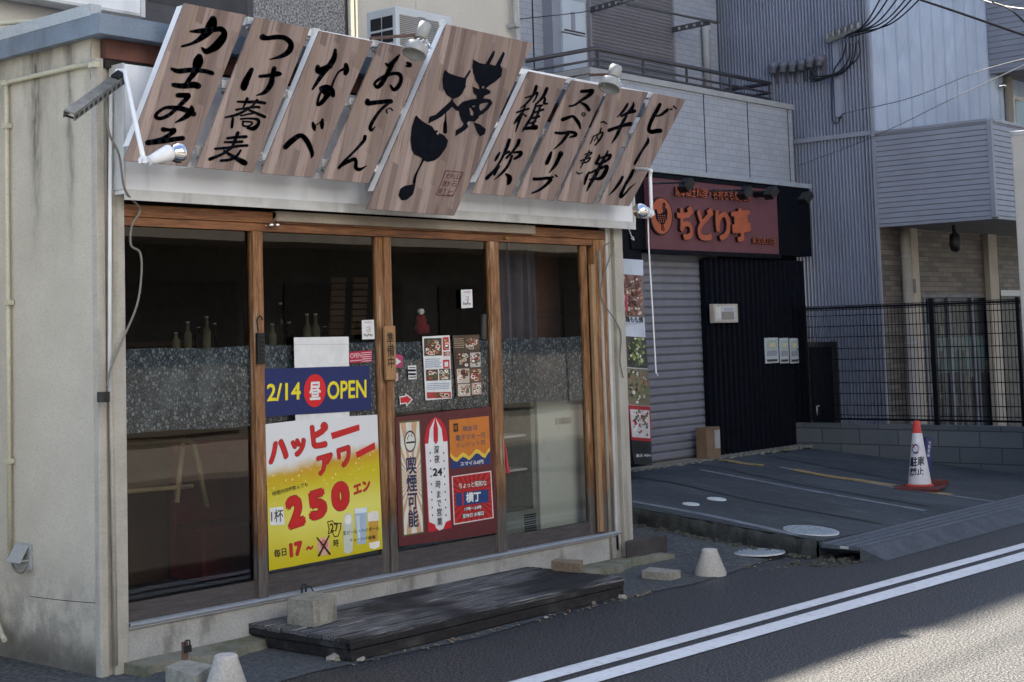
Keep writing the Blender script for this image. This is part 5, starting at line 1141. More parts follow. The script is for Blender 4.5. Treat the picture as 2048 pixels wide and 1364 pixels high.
g = MB(); g.box(xa, xb+.03, SY-.012, Y2-.121, za-.045, za-.001); g.box(xb+.001, xb+.035, SY-.012, Y2-.121, za, zb_+.03); g.box(xa,xb+.035,SY-.012,Y2-.121,zb_+.001,zb_+.035); build('frame', g, M['navy2'], ss)
zs = Z(1220,340,4.262); RY = SY-.035; rp = YP(RY); dep = (0,.033,0)
g = MB().mat(M['signorange'])
for ch, bl_, br_, tl_ in (('ぢ',(600,592),(742,598),(560,300)), ('ど',(752,604),(895,600),(735,325)), ('り',(915,606),(1040,596),(890,345)), ('亭',(1050,618),(1210,600),(1030,330))):
    text(g, ch, bl_, br_, tl_, rp, zs, .042, depth=dep)
build('main_lettering', g, None, ss)
g = MB().mat(M['signorange'])
text(g, '薩摩郷土料理・名物もも炭火焼', (556,222), (1196,272), (556,136), YP(SY-.02), zs, .012, depth=(0,.018,0)); build('upper_lettering', g, None, ss)
g = MB().mat(M['signorange'])
text(g, '東加古川店', (1212,628), (1416,640), (1212,572), YP(SY-.02), zs, .0, depth=(0,.018,0)); build('lower_lettering', g, None, ss)
g = MB().mat(M['signorange']); e = ell(440,392,88,152,32,.10); pf(g, e, YP(SY-.03), zs); g.mat(M['signside']); pf(g, ell(438,392,98,162,32,.10), YP(SY-.027), zs)
P3 = [YP(SY-.027)(*zs(*p)) for p in ell(438,392,98,162,32,.10)]; g.prism(P3, (0,.026,0), caps=False)
g.mat(M['navy']); hp = lambda L, d=0: pf(g, L, YP(SY-.031-d), zs)
hp([(378,340),(392,332),(402,345),(406,375),(430,372),(452,360),(470,350),(490,370),(488,410),(478,440),(462,460),(440,462),(418,452),(400,430),(388,402),(390,372),(376,356)])
hp([(452,360),(446,320),(450,282),(462,276),(474,290),(470,320),(488,340),(492,372),(470,368)], .0004)
stroke(g, [(440,458,8),(444,500,8),(462,520,7)], YP(SY-.0318), zs); stroke(g, [(452,458,8),(456,492,8),(470,505,7)], YP(SY-.0318), zs); stroke(g, [(444,498,6),(436,512,5)], YP(SY-.0318), zs)
g.mat(M['signorange'])
for k in range(16): pf(g, ell(412+(k%4)*18+(k//4)*3, 388+(k//4)*18, 5, 6, 8), YP(SY-.0325), zs)
for k in range(4): pf(g, ell(460, 300+k*16, 5, 3, 8), YP(SY-.0325), zs)
build('bird_emblem', g, None, ss)
for k, (x, y, ax, lab) in enumerate(((1372,371,1302,'black sign spotlight over the left half of the raised lettering'),(1490,386,1420,'black sign spotlight over the right half of the raised lettering'),(1542,386,None,'black spotlight base at the top right corner of the maroon sign'),(1611,396,1604,'black spotlight jutting out right of the dark fascia'))):
    t = thing('sign_spotlight', lab, 'lamp', onY(x,y,SY-.2), 'black spotlights along the second shop sign')
    p = onY(x, y, SY-.22); g = MB(); g.obox(p, (.55,-.2,.6), (-.6,0,.55), (0,1,0), .06, .04, .05); build('head', g, M['black'], t, bevel=.006)
    g = MB(); g.obox(p+Vector((.0,.05,-.0)), (.55,.2,-.6), (.6,0,.55), (0,1,0), .012, .06, .012); build('yoke', g, M['black'], t)
    if ax is not None: s0 = onY(ax, y-4, SY-.12); g = MB(); g.tube([s0, p+Vector((0,0,.03))], .010, 8); build('arm', g, M['black'], t)
    else: g = MB(); g.lathe(p+Vector((0,.05,0)), (0,1,0), [(0,.035),(.14,.035)], 12); build('arm', g, M['black'], t)
# roller shutter, black ribbed screen
xs0, xs1 = onY(1285,700,Y2).x, onY(1438,700,Y2).x
g = MB()
for k in range(26):
    z0 = ZB+.01+k*.0755
    if z0 > 2.2: break
    g.add([(xs0,Y2-.005,z0),(xs1,Y2-.005,z0),(xs1,Y2-.022,z0+.022),(xs0,Y2-.022,z0+.022),(xs1,Y2-.022,z0+.058),(xs0,Y2-.022,z0+.058),(xs1,Y2-.005,z0+.0755),(xs0,Y2-.005,z0+.0755)], [(0,1,2,3),(3,2,4,5),(5,4,6,7)])
build('roller_shutter', g, M['shutter'], sb)
xk0, xk1 = onY(1423,700,Y2-.12).x, onY(1600,700,Y2-.05).x
g = MB(); per = .095; n = int((xk1-xk0)/per)+1
for k in range(n):
    x = xk0+k*per; y = Y2-.08
    P_ = [(x,y),(x+.045,y),(x+.055,y-.03),(x+.085,y-.03),(x+.095,y)]
    for a, b in zip(P_, P_[1:]): g.poly([(a[0],a[1],ZB),(b[0],b[1],ZB),(b[0],b[1],2.22),(a[0],a[1],2.22)])
g.box(xk0-.01, xk0, Y2-.085, Y2-.024, ZB, 2.2); g.box(xk0, xk0+per*n, Y2-.07, Y2-.03, ZB+.005, 2.2)
build('ribbed_screen', g, M['navy'], sb)
g = MB(); g.box(5.0, onY(1290,700,Y2-.1).x, Y2-.1, Y2+.0, ZB, 3.0); build('dark_panel', g, M['navy2'], sb)
# things on the screen
t = thing('menu_case', 'small pale framed menu case on the black ribbed screen', 'menu case', onY(1450,630,Y2-0.1400))
a_, b_ = onY(1425,608,Y2-0.1500), onY(1475,645,Y2-0.1500); g = MB(); g.box(a_.x, b_.x, Y2-0.1600, Y2-0.1120, b_.z, a_.z); build('frame', g, surf('case_frame', S(196,188,172), .5), t, bevel=.004)
g = MB().mat(ik(206,204,206)); a2, b2 = onY(1430,612,Y2-0.1630), onY(1472,641,Y2-0.1630); g.box(a2.x,b2.x,Y2-0.1630,Y2-0.1605,b2.z,a2.z); g.mat(ik(150,146,140)); w_ = b2.x-a2.x; g.box(a2.x+w_*.3,b2.x-w_*.1,Y2-0.1660,Y2-0.1635,b2.z+.01,b2.z+.09); g.mat(ik(170,180,196)); g.box(a2.x+w_*.45,b2.x-w_*.12,Y2-0.1660,Y2-0.1635,b2.z+.1,a2.z-.02); g.mat(ik(226,224,220)); g.box(a2.x+.01,a2.x+w_*.25,Y2-0.1660,Y2-0.1635,b2.z+.02,a2.z-.01); build('sheets', g, None, t)
for k, (x0, x1, lab) in enumerate(((1529,1558,'leftmost of three pale notices on the black ribbed screen'),(1558.5,1578.5,'middle one of three pale notices on the black ribbed screen'),(1579,1598,'rightmost of three pale notices on the black ribbed screen'))):
    g = MB(); a_, b_ = onY(x0, 676+k*.3, Y2-0.1200), onY(x1, 726, Y2-0.1200); zt_, zb2 = a_.z, onY(x0,727,Y2-0.1200).z
    g.mat(ik(206,212,216)); g.box(a_.x,b_.x,Y2-0.1200,Y2-0.1150,zb2,zt_); h = zt_-zb2; w_ = b_.x-a_.x
    g.mat(ik(176,198,190)); g.box(a_.x+w_*.12,b_.x-w_*.12,Y2-0.1230,Y2-0.1205,zb2+h*.55,zt_-h*.1); g.mat(ik(226,214,180)); g.box(a_.x+w_*.3,b_.x-w_*.25,Y2-0.1260,Y2-0.1235,zb2+h*.62,zt_-h*.2); g.mat(ik(160,170,180)); g.box(a_.x+w_*.12,b_.x-w_*.12,Y2-0.1230,Y2-0.1205,zb2+h*.28,zb2+h*.5); g.mat(ik(60,66,70)); g.box(a_.x+w_*.12,b_.x-w_*.12,Y2-0.1230,Y2-0.1205,zb2+h*.06,zb2+h*.15)
    tag(build('notice', g), lab, 'notice', 'pale notices on the black ribbed screen')
t = thing('cardboard_box', 'brown cardboard box with a white side label against the roller shutter', 'box', onY(1412,895,Y2-.15))
a_, b_ = onY(1397,853,Y2-.2), onY(1428,896,Y2-.2); g = MB(); g.box(a_.x+.10, a_.x+.34, Y2-.22, Y2-.10, ZB+.004, a_.z-.02); build('carton', g, M['card'], t, bevel=.003)
g = MB(); g.box(a_.x+.24, a_.x+.33, Y2-.224, Y2-.2205, ZB+.09, a_.z-.05); build('label_sheet', g, M['cap'], t)
# tall banner
bt = thing('banner', 'tall curling food banner with dish photos and red and black ends', 'banner', onY(1285,900,1.55))
BNY = 1.5
g = MB(); rows = 40
L0, R0 = [(1240,517),(1247,640),(1256,800),(1265,905),(1270,930)], [(1286,520),(1289,640),(1298,760),(1302,850),(1304,928)]
def edge(E_, y):
    for (a, b) in zip(E_, E_[1:]):
        if y <= b[1]: return a[0]+(b[0]-a[0])*(y-a[1])/(b[1]-a[1])
    return E_[-1][0]
bw = ik(214,222,232)
def ban(y0, y1, mat, u0=0, u1=1, d=0.0, n=6):
    g.mat(mat)
    for i in range(n):
        for j in range(6):
            ya, yb = y0+(y1-y0)*i/n, y0+(y1-y0)*(i+1)/n; ua, ub = u0+(u1-u0)*j/6, u0+(u1-u0)*(j+1)/6
            def pt(u, y):
                x = edge(L0,y)+(edge(R0,y)-edge(L0,y))*u; s_ = (y-517)/411
                return onY(x, y+(3*u), BNY+.10*u*u+.05*math.sin(u*3+s_*6)-d)
            g.add([pt(ua,yb), pt(ub,yb), pt(ub,ya), pt(ua,ya)], [(0,1,2,3)], True)
ban(517,810,bw,n=20); ban(810,880,ik(190,26,44)); ban(880,928,BK)
build('cloth', g, None, bt)
g = MB(); rb = random.Random(5)
def bfood(y0, y1, u0, u1, base, pal, n):
    ban(y0, y1, ik(*base), u0, u1, .004)
    for k in range(n):
        u, y = rb.uniform(u0+.1, u1-.1), rb.uniform(y0+4, y1-4); x = edge(L0,y)+(edge(R0,y)-edge(L0,y))*u; g.mat(ik(*rb.choice(pal)))
        dd = BNY+.10*u*u+.05*math.sin(u*3+(y-517)/411*6)-.0045-k*.00012
        r_ = rb.uniform(1.4,3.6); r2_ = r_*rb.uniform(.5,1.6); an = rb.uniform(0,3.1)
        pts = [(x+r_*math.cos(t_)*math.cos(an)-r2_*math.sin(t_)*math.sin(an), y+r_*math.cos(t_)*math.sin(an)+r2_*math.sin(t_)*math.cos(an)) for t_ in [q_*math.pi/4 for q_ in range(8)]]
        pf(g, pts, YP(dd), ID)
bfood(548,632,0,1,(128,100,92),[(120,70,56),(196,160,140),(90,50,44),(226,206,190),(160,110,90)],110)
bfood(672,734,.06,1,(54,58,50),[(120,140,70),(226,226,200),(50,60,44),(160,170,90)],60)
bfood(736,809,.03,1,(130,120,96),[(90,120,60),(170,120,90),(230,226,220),(60,70,50)],70)
bfood(818,874,.05,.95,(226,222,222),[(40,46,40),(160,30,40),(90,120,80),(240,240,240)],70)
g.mat(BK); text(g, '鶏もも焼', (1251,644), (1287,646), (1250,632), YP(BNY-.03), ID, .04); g.mat(ik(200,60,90)); stroke(g, [(1252,590,4),(1254,622,4)], YP(BNY-.02), ID)
g.mat(ik(200,200,206)); text(g, '炭火 Ajito', (1272,916), (1302,914), (1272,908), YP(BNY-.01), ID, .03)
build('print', g, None, bt)
g = MB(); p = onY(1250, 517, BNY+.02); q_ = onY(1262, 930, BNY+.02); g.tube([p+Vector((-.02,.03,.0)), Vector((p.x-.02,p.y+.03,.3))], .012); build('pole', g, M['black'], bt)

# ================================================================== FENCE, BLOCK WALL, CONE
XW = 10.05
zt0 = .50
g = MB(); g.box(XW, XW+.12, -.35, 2.28, -.1, .515); tag(build('block_wall', g, M['block']), 'low grey concrete block wall under the black mesh fence', 'wall')
fe = thing('mesh_fence', 'black welded mesh fence standing on the low block wall', 'fence', (XW+.06, 1.0, .515))
g = MB(); n = 74
for k in range(n+1):
    y = -.5+(2.8)*k/n; g.box(XW+.058, XW+.063, y-.0024, y+.0024, .56, 1.72)
zr = [.56,.60,.70,.82,.93,1.05,1.17,1.28,1.40,1.51,1.62,1.68,1.72]
for z_ in zr: g.box(XW+.0635, XW+.069, -.5, 2.3, z_-.0042, z_+.0042)
build('mesh_panel', g, M['fence'], fe)
for z_ in (.56, 1.70):
    g = MB(); g.box(XW+.05, XW+.0555, -.5, 2.3, z_-.01, z_+.01); build('rail', g, M['fence'], fe)
for px in (1868, 1612, 2040):
    y = onX(px, 700, XW+.06).y; g = MB(); g.box(XW+.035, XW+.085, y-.024, y+.024, .50, 1.76) if px == 1868 else g.box(XW+.045, XW+.075, y-.016, y+.016, .5, 1.74); build('post', g, M['fence'], fe)
cn = thing('traffic_cone', 'red tipped no parking traffic cone with a white sleeve and red base', 'cone', onA(1838,978,0))
p = onA(1840, 978, .0); ch_ = .575; CR = .096
g = MB(); g.lathe(p+Vector((0,0,.03)), (0,0,1), [(0,.115),(.012,.106)], 24); g.lathe(p+Vector((0,0,ch_*.78)), (0,0,1), [(0,.042),(.115,.026),(.125,.018)], 20); build('cone_body', g, M['cone_red'], cn)
g = MB(); g.lathe(p+Vector((0,0,.045)), (0,0,1), [(0,CR),(ch_*.74,.040)], 28, caps=False); build('sleeve', g, M['cone_white'], cn)
g = MB(); g.obox(p+Vector((0,0,.012)), (1,.25,0), (-.25,1,.0), (0,0,1), .19, .18, .014); g.obox(p+Vector((.10,-.05,.045)), (1,-.3,-.02), (.3,1,0), (0,0,1), .17, .05, .022); build('base_weight', g, M['cone_base'], cn, bevel=.006)
vd = (Vector((CAM[0],CAM[1],.5))-Vector((p.x,p.y,.5))).normalized()
def conep(d):       # lay the print on the sleeve's curved face
    def f(x, y):
        o = Vector(CAM); dr = Vector(ray(x, y)).normalized(); best = None
        def gap(t_):
            q_ = o+dr*t_; h = min(max(q_.z-p.z-.045, 0), ch_*.74)
            return math.hypot(q_.x-p.x, q_.y-p.y)-(CR-(CR-.040)*h/(ch_*.74))-d
        t0 = math.hypot(p.x-o.x, p.y-o.y)-.16
        for k in range(120):
            if gap(t0+k*.003) <= 0: return o+dr*(t0+k*.003)
        return o+dr*((p-o).length)
    return f
g = MB().mat(ik(176,46,60)); pf(g, ell(1831,898,9,13,18), conep(.002)); g.mat(ik(34,44,110)); pf(g, ell(1831,898,6.5,10,18), conep(.004)); g.mat(ik(190,50,60)); stroke(g, [(1826,890,2.5),(1836,906,2.5)], conep(.006), ID)
g.mat(ik(30,34,60)); text(g, '駐車', (1820,934), (1848,932), (1821,914), conep(.003), ID, .03); text(g, '禁止', (1819,952), (1847,950), (1820,936), conep(.003), ID, .03)
build('sleeve_print', g, None, cn)
g = MB(); q0 = onY(1852, 900, p.y-.02); A_ = [onY(x, y, p.y-.03) for x, y in ((1851,874),(1866,879),(1864,920),(1858,968),(1852,968))]; g.mat(ik(44,48,110)); g.prism(A_, (.01,.03,0)); g.mat(W_); text(g, '駐車禁止', (1859,914), (1862,882), (1854,913), YP(p.y-.034), ID, .02); build('side_flag', g, None, cn)
g = MB(); cen = [(1440,919),(1480,928),(1520,931),(1522,934)]
def plank(label, pts, wd):
    P3 = [onA(*q_, .0) for q_ in pts]; P3 = [P3[0].lerp(P3[1], k/5) for k in range(5)]+[q_.lerp(r_, k/5) for q_, r_ in zip(P3[1:], P3[2:]) for k in range(5)]+[P3[-1]]
    g = MB(); rp_ = random.Random(len(label)); E_ = []
    for i, a in enumerate(P3):
        b = P3[min(i+1, len(P3)-1)]; c0 = P3[max(i-1, 0)]; s_ = (b-c0).cross(Vector((0,0,1))).normalized()*wd/2
        E_.append((a-s_*rp_.uniform(.75,1.1), a+s_*rp_.uniform(.75,1.1)))
    for (a0, a1), (b0, b1) in zip(E_, E_[1:]):
        q4 = [Vector((v.x, v.y, zA(v.x, v.y)+.009)) for v in (a0, b0, b1, a1)]; q5 = [v-Vector((0,0,.006)) for v in q4]
        g.add(q4+q5, [(0,1,2,3),(0,4,5,1),(3,2,6,7)])
    return tag(build('ochre_board', g, M['ochre']), label, 'board', 'ochre boards laid across the apron')
plank('short ochre board strip on the apron nearest the second shop', [(1442,921),(1480,927),(1528,932)], .11)
plank('long ochre board strip on the apron leading to the traffic cone', [(1585,940),(1660,954),(1720,962),(1790,973)], .12)
plank('ochre board end sticking out under the traffic cone base', [(1860,985),(1905,991)], .09)
g = MB(); a = onX(2034,250,9.3) if False else None
wp = thing('white_post', 'cream white square post with a dark band at the right edge of the road', 'post', (onY(2040,700,-.9).x, -.9, 0))
xp = onY(2023,300,-.6).x; zp = onY(2030,246,-.9).z
g = MB(); g.box(xp, xp+.35, -.9, -.6, 0, zp); build('shaft', g, surf('cream_post', S(206,200,190), .5, .05), wp, bevel=.012)
g = MB(); g.box(xp-.006, xp+.356, -.906, -.594, zp-.03, zp+.012); build('cap', g, M['trim'], wp, bevel=.004)
for zz in (onY(2040,490,-.9).z,): g = MB(); g.cyl((xp-.02,-.8,zz),(xp+.02,-.8,zz),.012); build('bolt', g, M['black'], wp)
# ================================================================== GREY CORRUGATED BUILDING
XG, YG = 10.72, 1.5
HC, HT, HG = 5.85, 9.1, 10.2
gb = thing('corrugated_building', 'tall blue grey corrugated steel building with street front toned lighter as if lit and boxed balconies', 'building', (14, 5, 0))
g = MB(); per = .040; n = 190
for k in range(n):
    y = YG+k*per
    P_ = [(XG+.012,y),(XG+.012,y+.020),(XG-.022,y+.023),(XG-.022,y+.035),(XG+.012,y+.040)]
    for a, b in zip(P_, P_[1:]): g.poly([(a[0],a[1],-.1),(b[0],b[1],-.1),(b[0],b[1],HG),(a[0],a[1],HG)])
build('corrugated_wall', g, M['corr'], gb)
zb = onX(1680, 272, XG-.03).z
g = MB(); g.box(XG-.05, XG-.031, YG, YG+4, zb-.03, zb+.02); g.box(XG-.03, XG+.0, YG-.03, YG, 0, HG); build('seam_flashing', g, M['siding'], gb)
Xu = onY(1972, 90, YG).x
g = MB(); n = 150; wdt = (16.5-XG-.02)/n
for k in range(n):
    x = XG+.02+k*wdt; d = .010 if k % 8 else .018
    for a, b in (((x,YG),(x+wdt*.7,YG)), ((x+wdt*.7,YG),(x+wdt*.85,YG-d)), ((x+wdt*.85,YG-d),(x+wdt,YG))): g.poly([(a[0],a[1],3.5),(b[0],b[1],3.5),(b[0],b[1],HG),(a[0],a[1],HG)])
build('street_lit_cladding', g, M['litclad'], gb)
g = MB(); g.box(XG+.01, 16.5, YG+.02, YG+.1, -.1, HG); g.box(XG+.03, 16.5, YG+.1, 9, HG-.2, HG); build('inner_wall', g, M['soffit'], gb)
def siding_box(name, x0, x1, y0, y1, z0, z1, pitch=.055):
    g = MB(); z = z0
    while z < z1-.02:
        zt = min(z+pitch, z1)
        for (a, b, nrm) in (((x0,y1),(x0,y0),(-1,0)), ((x0,y0),(x1,y0),(0,-1))):
            o_ = .012
            g.add([(a[0],a[1],z),(b[0],b[1],z),(b[0]+nrm[0]*o_,b[1]+nrm[1]*o_,z+.008),(a[0]+nrm[0]*o_,a[1]+nrm[1]*o_,z+.008),(b[0]+nrm[0]*o_*.3,b[1]+nrm[1]*o_*.3,zt),(a[0]+nrm[0]*o_*.3,a[1]+nrm[1]*o_*.3,zt)], [(0,1,2,3),(3,2,4,5)])
        z = zt
    o = build(name, g, M['siding'], gb)
    g = MB(); g.box(x0-.018, x0+.03, y0-.018, y0+.03, z0-.01, z1+.01); g.box(x0-.02, x0+.02, y0+.031, y1, z1, z1+.03); g.box(x0+.031, x1, y0-.02, y0+.02, z1, z1+.03); g.box(x0-.02,x0+.02,y0+.031,y1,z0-.03,z0-.001); g.box(x0+.031,x1,y0-.02,y0+.02,z0-.03,z0-.001); build('balcony_trim', g, M['siding'], gb)
    g = MB(); g.box(x0+.021, x1, y0+.021, y1, z0-.02, z0+.01); build('soffit', g, M['soffit'], gb)
zb0, zb1 = onX(1985,432,XG).z, onX(1980,242,XG).z
yb0 = onX(1985,340,XG).y
siding_box('balcony', XG, 16, yb0, YG-.031, zb0, zb1)
zu0 = onY(1972,143,YG).z
siding_box('upper_balcony', Xu, 16.5, YG-1.1, YG-.031, zu0, zu0+1.3, .07)
g = MB(); p = onY(2016,200,YG-.05); g.cyl((p.x,YG-.06,zb1-.3),(p.x,YG-.06,zu0),.05); build('upper_pipe', g, M['pillar'], gb)
g = MB(); a_, b_ = onY(2026,190,YG-.03), onY(2048,255,YG-.03); g.box(a_.x, a_.x+1.6, YG-.03, YG+.0, b_.z-.3, a_.z); wf = build('window', g, M['trim'], gb)
g = MB(); g.box(a_.x+.05, a_.x+1.55, YG-.034, YG-.031, b_.z-.3, a_.z-.05); build('pane', g, surf('window_dull_pane', S(120,136,140), .1, .1, 3, fine=0), wf)
g = MB(); p = onY(2000,172,YG-.06); g.lathe(p, (0,-1,0), [(0,.02),(.06,.03),(.08,.01)], 10); build('bracket_lamp', g, M['chrome'], gb)
# stone tiled ground floor under the balcony
zl = onY(1900, 588, YG).z
xw0, xw1 = onY(1841,600,YG).x, onY(1990,600,YG).x
g = MB(); g.box(XG+.02, xw0-.0, YG-.02, YG+.019, 0, zb0); g.box(xw0, 16, YG-.02, YG+.019, zl, zb0); build('stone_tile_wall', g, M['brick'], gb)
px = onY(1816,650,YG-.08).x; g = MB(); g.cyl((px,YG-.10,.3),(px,YG-.10,zb0-.02),.055,n=16); build('downpipe', g, M['pillar'], gb)
for zz in (onY(1800,512,YG-.1).z, onY(1815,686,YG-.1).z): g = MB(); g.cyl((px,YG-.10,zz-.008),(px,YG-.10,zz+.008),.062,n=16); build('pipe_band', g, M['rail'], gb)
for (xa, xb) in ((1829,1838),(1984,1997)):
    p, q_ = onY(xa,650,YG-.08), onY(xb,650,YG-.08); g = MB(); g.box(p.x, q_.x+.06, YG-.09, YG-.021, .2, zb0-.02); build('pillar', g, M['pillar'], gb, bevel=.004)
g = MB(); p = onY(1820,575,YG-.1); g.box(p.x,p.x+.06,YG-.14,YG-.095,p.z-.06,p.z+.09); build('meter_box', g, M['railing'], gb)
# shop window: frame, panes, dim room with bright things
g = MB(); g.box(xw0, xw1, YG-.015, YG+.01, zl-.04, zl); 
for fx in (0, .33, .66, .95): x = xw0+.05+(xw1-xw0-.1)*fx; g.box(x, x+.04, YG-.015, YG+.01, .25, zl-.041)
g.box(xw0, xw1, YG-.015, YG+.01, .2, .249); wf = build('window', g, M['hood'], gb)
g = MB(); g.box(xw0+.01, xw1-.01, YG+.011, YG+.016, .25, zl-.05); build('pane', g, surf('shop_dark_pane', S(36,42,50), .35, .3, 4, fine=0, spec=.2), wf)
g = MB(); rw = random.Random(8)
for k in range(16):
    x = rw.uniform(xw0+.1, xw1-.25); z_ = rw.uniform(.45, 1.4); g.box(x, x+rw.uniform(.05,.3), YG+.0062+k*.0002, YG+.0105, z_, z_+rw.uniform(.03,.16))
build('display', g, surf('window_display', S(74,80,78), .4, .5, 6), wf)
g = MB(); g.box(xw0+.3, xw1-.35, YG+.0101, YG+.0108, .95, 1.35); build('teal_panel', g, surf('teal_panel', S(64,88,90), .5, .4, 5), wf)
g = MB()
for fx in (.24, .45, .52, .71): x = xw0+(xw1-xw0)*fx; g.box(x, x+.018, YG-.012, YG+.0, .3, 1.2)
build('white_strut', g, M['hood'], wf)
g = MB(); g.box(xw0+.15, xw0+.5, YG-.013, YG+.0, zl-.33, zl-.06); build('dark_screen', g, M['black'], wf)
xq = onY(2012,600,YG).x; g = MB(); g.box(xw1+.12, 16, YG-.025, YG-.021, .2, zl-.02); build('second_pane', g, surf('shop_dark_pane', S(34,40,48), .35, .3, 4, fine=0, spec=.2), gb)
g = MB(); g.box(xw1+.12, 16, YG-.03, YG-.021, zl-.019, zl+.05); build('second_head', g, M['rail'], gb)
# dark side door, outdoor lamp under the balcony
dr = thing('side_door', 'dark service door in the corrugated wall behind the mesh fence', 'door', onX(1645,800,XG-.03))
y0, y1 = onX(1668,760,XG-.03).y, onX(1624,760,XG-.03).y; zt_ = onX(1645,693,XG-.03).z
g = MB(); g.box(XG-.05, XG-.0305, y0, y1, .1, zt_); build('leaf', g, M['navy'], dr)
g = MB(); g.box(XG-.06, XG-.0305, y0-.06, y0-.001, .1, zt_+.05); g.box(XG-.06, XG-.0305, y1+.001, y1+.06, .1, zt_+.05); g.box(XG-.06,XG-.0305,y0,y1,zt_+.001,zt_+.05); build('frame', g, M['black'], dr)
g = MB(); p = onX(1637,812,XG-.06); g.tube([p, p+Vector((-.03,0,0)), p+Vector((-.03,.0,-.1))], .01); build('handle', g, M['rail'], dr)
p = onY(1907,450,.9); g = MB(); g.lathe(p, (.1,0,-1), [(0,.02),(.08,.02),(.1,.05),(.2,.065),(.27,.05),(.29,.01)], 14); tag(build('hanging_speaker', g, M['black']), 'black capsule lamp hanging under the lower boxed balcony', 'lamp')
# service entry: mast, insulators, weather heads, cables
ms = thing('service_mast', 'grey service mast with insulator arm and black drop cables on the corrugated wall', 'mast', onX(1672,240,XG-.05))
gX = XG-.06; cx = lambda x, y, o=0: onX(x, y, gX-o)
a_, b_ = cx(1662,80), cx(1672,235); g = MB(); g.box(gX-.02, gX+.03, a_.y-.09, a_.y-.02, b_.z, a_.z+.02); build('mast', g, M['corr'], ms)
a_, b_ = cx(1654,82,.1), cx(1716,60,.1); g = MB(); g.obox((a_+b_)/2, b_-a_, (1,0,0), (0,0,1), (b_-a_).length/2, .025, .025)
for k in range(6): c_ = a_.lerp(b_, k/5); g.lathe(c_, (0,0,1), [(0,.02),(.04,.03),(.07,.02),(.09,.03)], 10)
build('insulator_arm', g, M['galv'], ms)
for k, (x0, y0_, x1, y1_) in enumerate(((1690,72,1800,-40),(1698,70,1822,-40),(1706,66,1840,-36),(1688,76,1780,-40),(1700,74,1850,-30),(1712,66,1868,-30))):
    g = MB(); s_ = cx(x0,y0_,.1); e_ = onX(x1,y1_,XG-1.5); mid = (s_+e_)/2-Vector((0,0,.12)); g.tube(spline([s_,mid,e_],8), .008, 6); build('drop_cable', g, M['blackcable'], ms)
for k, (tx, ty, mx, my, ex, ey) in enumerate(((1700,86,1690,140,1648,152),(1706,88,1694,146,1644,156),(1712,84,1700,140,1640,158),(1692,88,1678,136,1652,152),(1716,80,1712,128,1636,160))):
    g = MB(); g.tube(spline([cx(tx,ty,.1),cx(mx+8,my-24,.09),cx(mx-8,my,.08),cx(ex+12,ey-2,.08),cx(ex-16,ey,.08),cx(1612+k*4,132-k,.06)],5), .008, 6); build('loop_cable', g, M['blackcable'], ms)
g = MB(); g.tube(spline([cx(1664,150,.05),cx(1664,225,.05),cx(1667,244,.05),cx(1676,246,.05),cx(1682,232,.05),cx(1690,226,.05)],5), .007, 6); build('loop_cable', g, M['blackcable'], ms)
for k, (x, y, lab) in enumerate(((1551,131,'first'),(1571,129,'second'),(1589,128,'third'),(1607,125,'fourth'),(1624,119,'fifth'),(1643,116,'sixth'))):
    t = thing('weather_head', 'grey cable weather head, %s from the left in the row on the corrugated wall' % lab, 'cable entry', cx(x,y), 'grey cable weather heads in a row on the corrugated wall')
    p = cx(x, y); g = MB(); g.lathe(p+Vector((.04,0,0)), (-1,0,-.15), [(0,.05),(.06,.055),(.11,.045),(.14,.015)], 14); g.cyl(p+Vector((-.05,0,.0)), p+Vector((-.07,0,-.10)), .042, .036); build('hood', g, M['hood'], t)
    g = MB(); g.cyl(p+Vector((.04,0,-.05)), p+Vector((.04,0,-.2)), .022); build('stub_pipe', g, M['hood'], t)
# overhead wires crossing the upper right
def wire(label, pts, r, mat, grp='overhead wires at the upper right'):
    g = MB(); g.tube(spline(pts, 8), r, 6); tag(build('overhead_wire', g, M[mat]), label, 'wire', grp)
wire('thick black overhead wire crossing in front of the upper boxed balcony', [onY(1800,-14,-.4), onY(1920,26,-.8), onY(2075,80,-1.2)], .010, 'blackcable')
wire('pale twisted overhead wire along the very top right corner', [onY(1930,-12,-.4), onY(1990,8,-.7), onY(2030,16,-.9), onY(2070,20,-1.1)], .009, 'cap')
wire('black overhead wire dropping steeply at the top right corner', [onY(1985,4,-.8), onY(2025,22,-1.0), onY(2075,72,-1.2)], .009, 'blackcable')
wire('thin grey wire rising from the service mast to the right across the street front cladding', [cx(1690,226,.05), onY(1820,196,.4), onY(1960,142,-.2), onY(2070,112,-.8)], .004, 'wire_soft')
wire('thin grey wire rising from the tiled building across the lower boxed balcony', [onY(1595,332,Y2), onY(1750,272,.2), onY(1920,190,-.4), onY(2070,120,-.9)], .004, 'wire_soft')
wire('thin dark wire strung in front of the meter cabinet and laundry poles', [onY(1040,38,1.6), onY(1180,22,1.6), onY(1260,2,1.6), onY(1290,-8,1.6)], .004, 'blackcable')
wire('black power line strung high above the street front, out of the top of the view', [(-8,.9,6.1),(0,.9,6.0),(9,.9,6.15)], .012, 'blackcable')
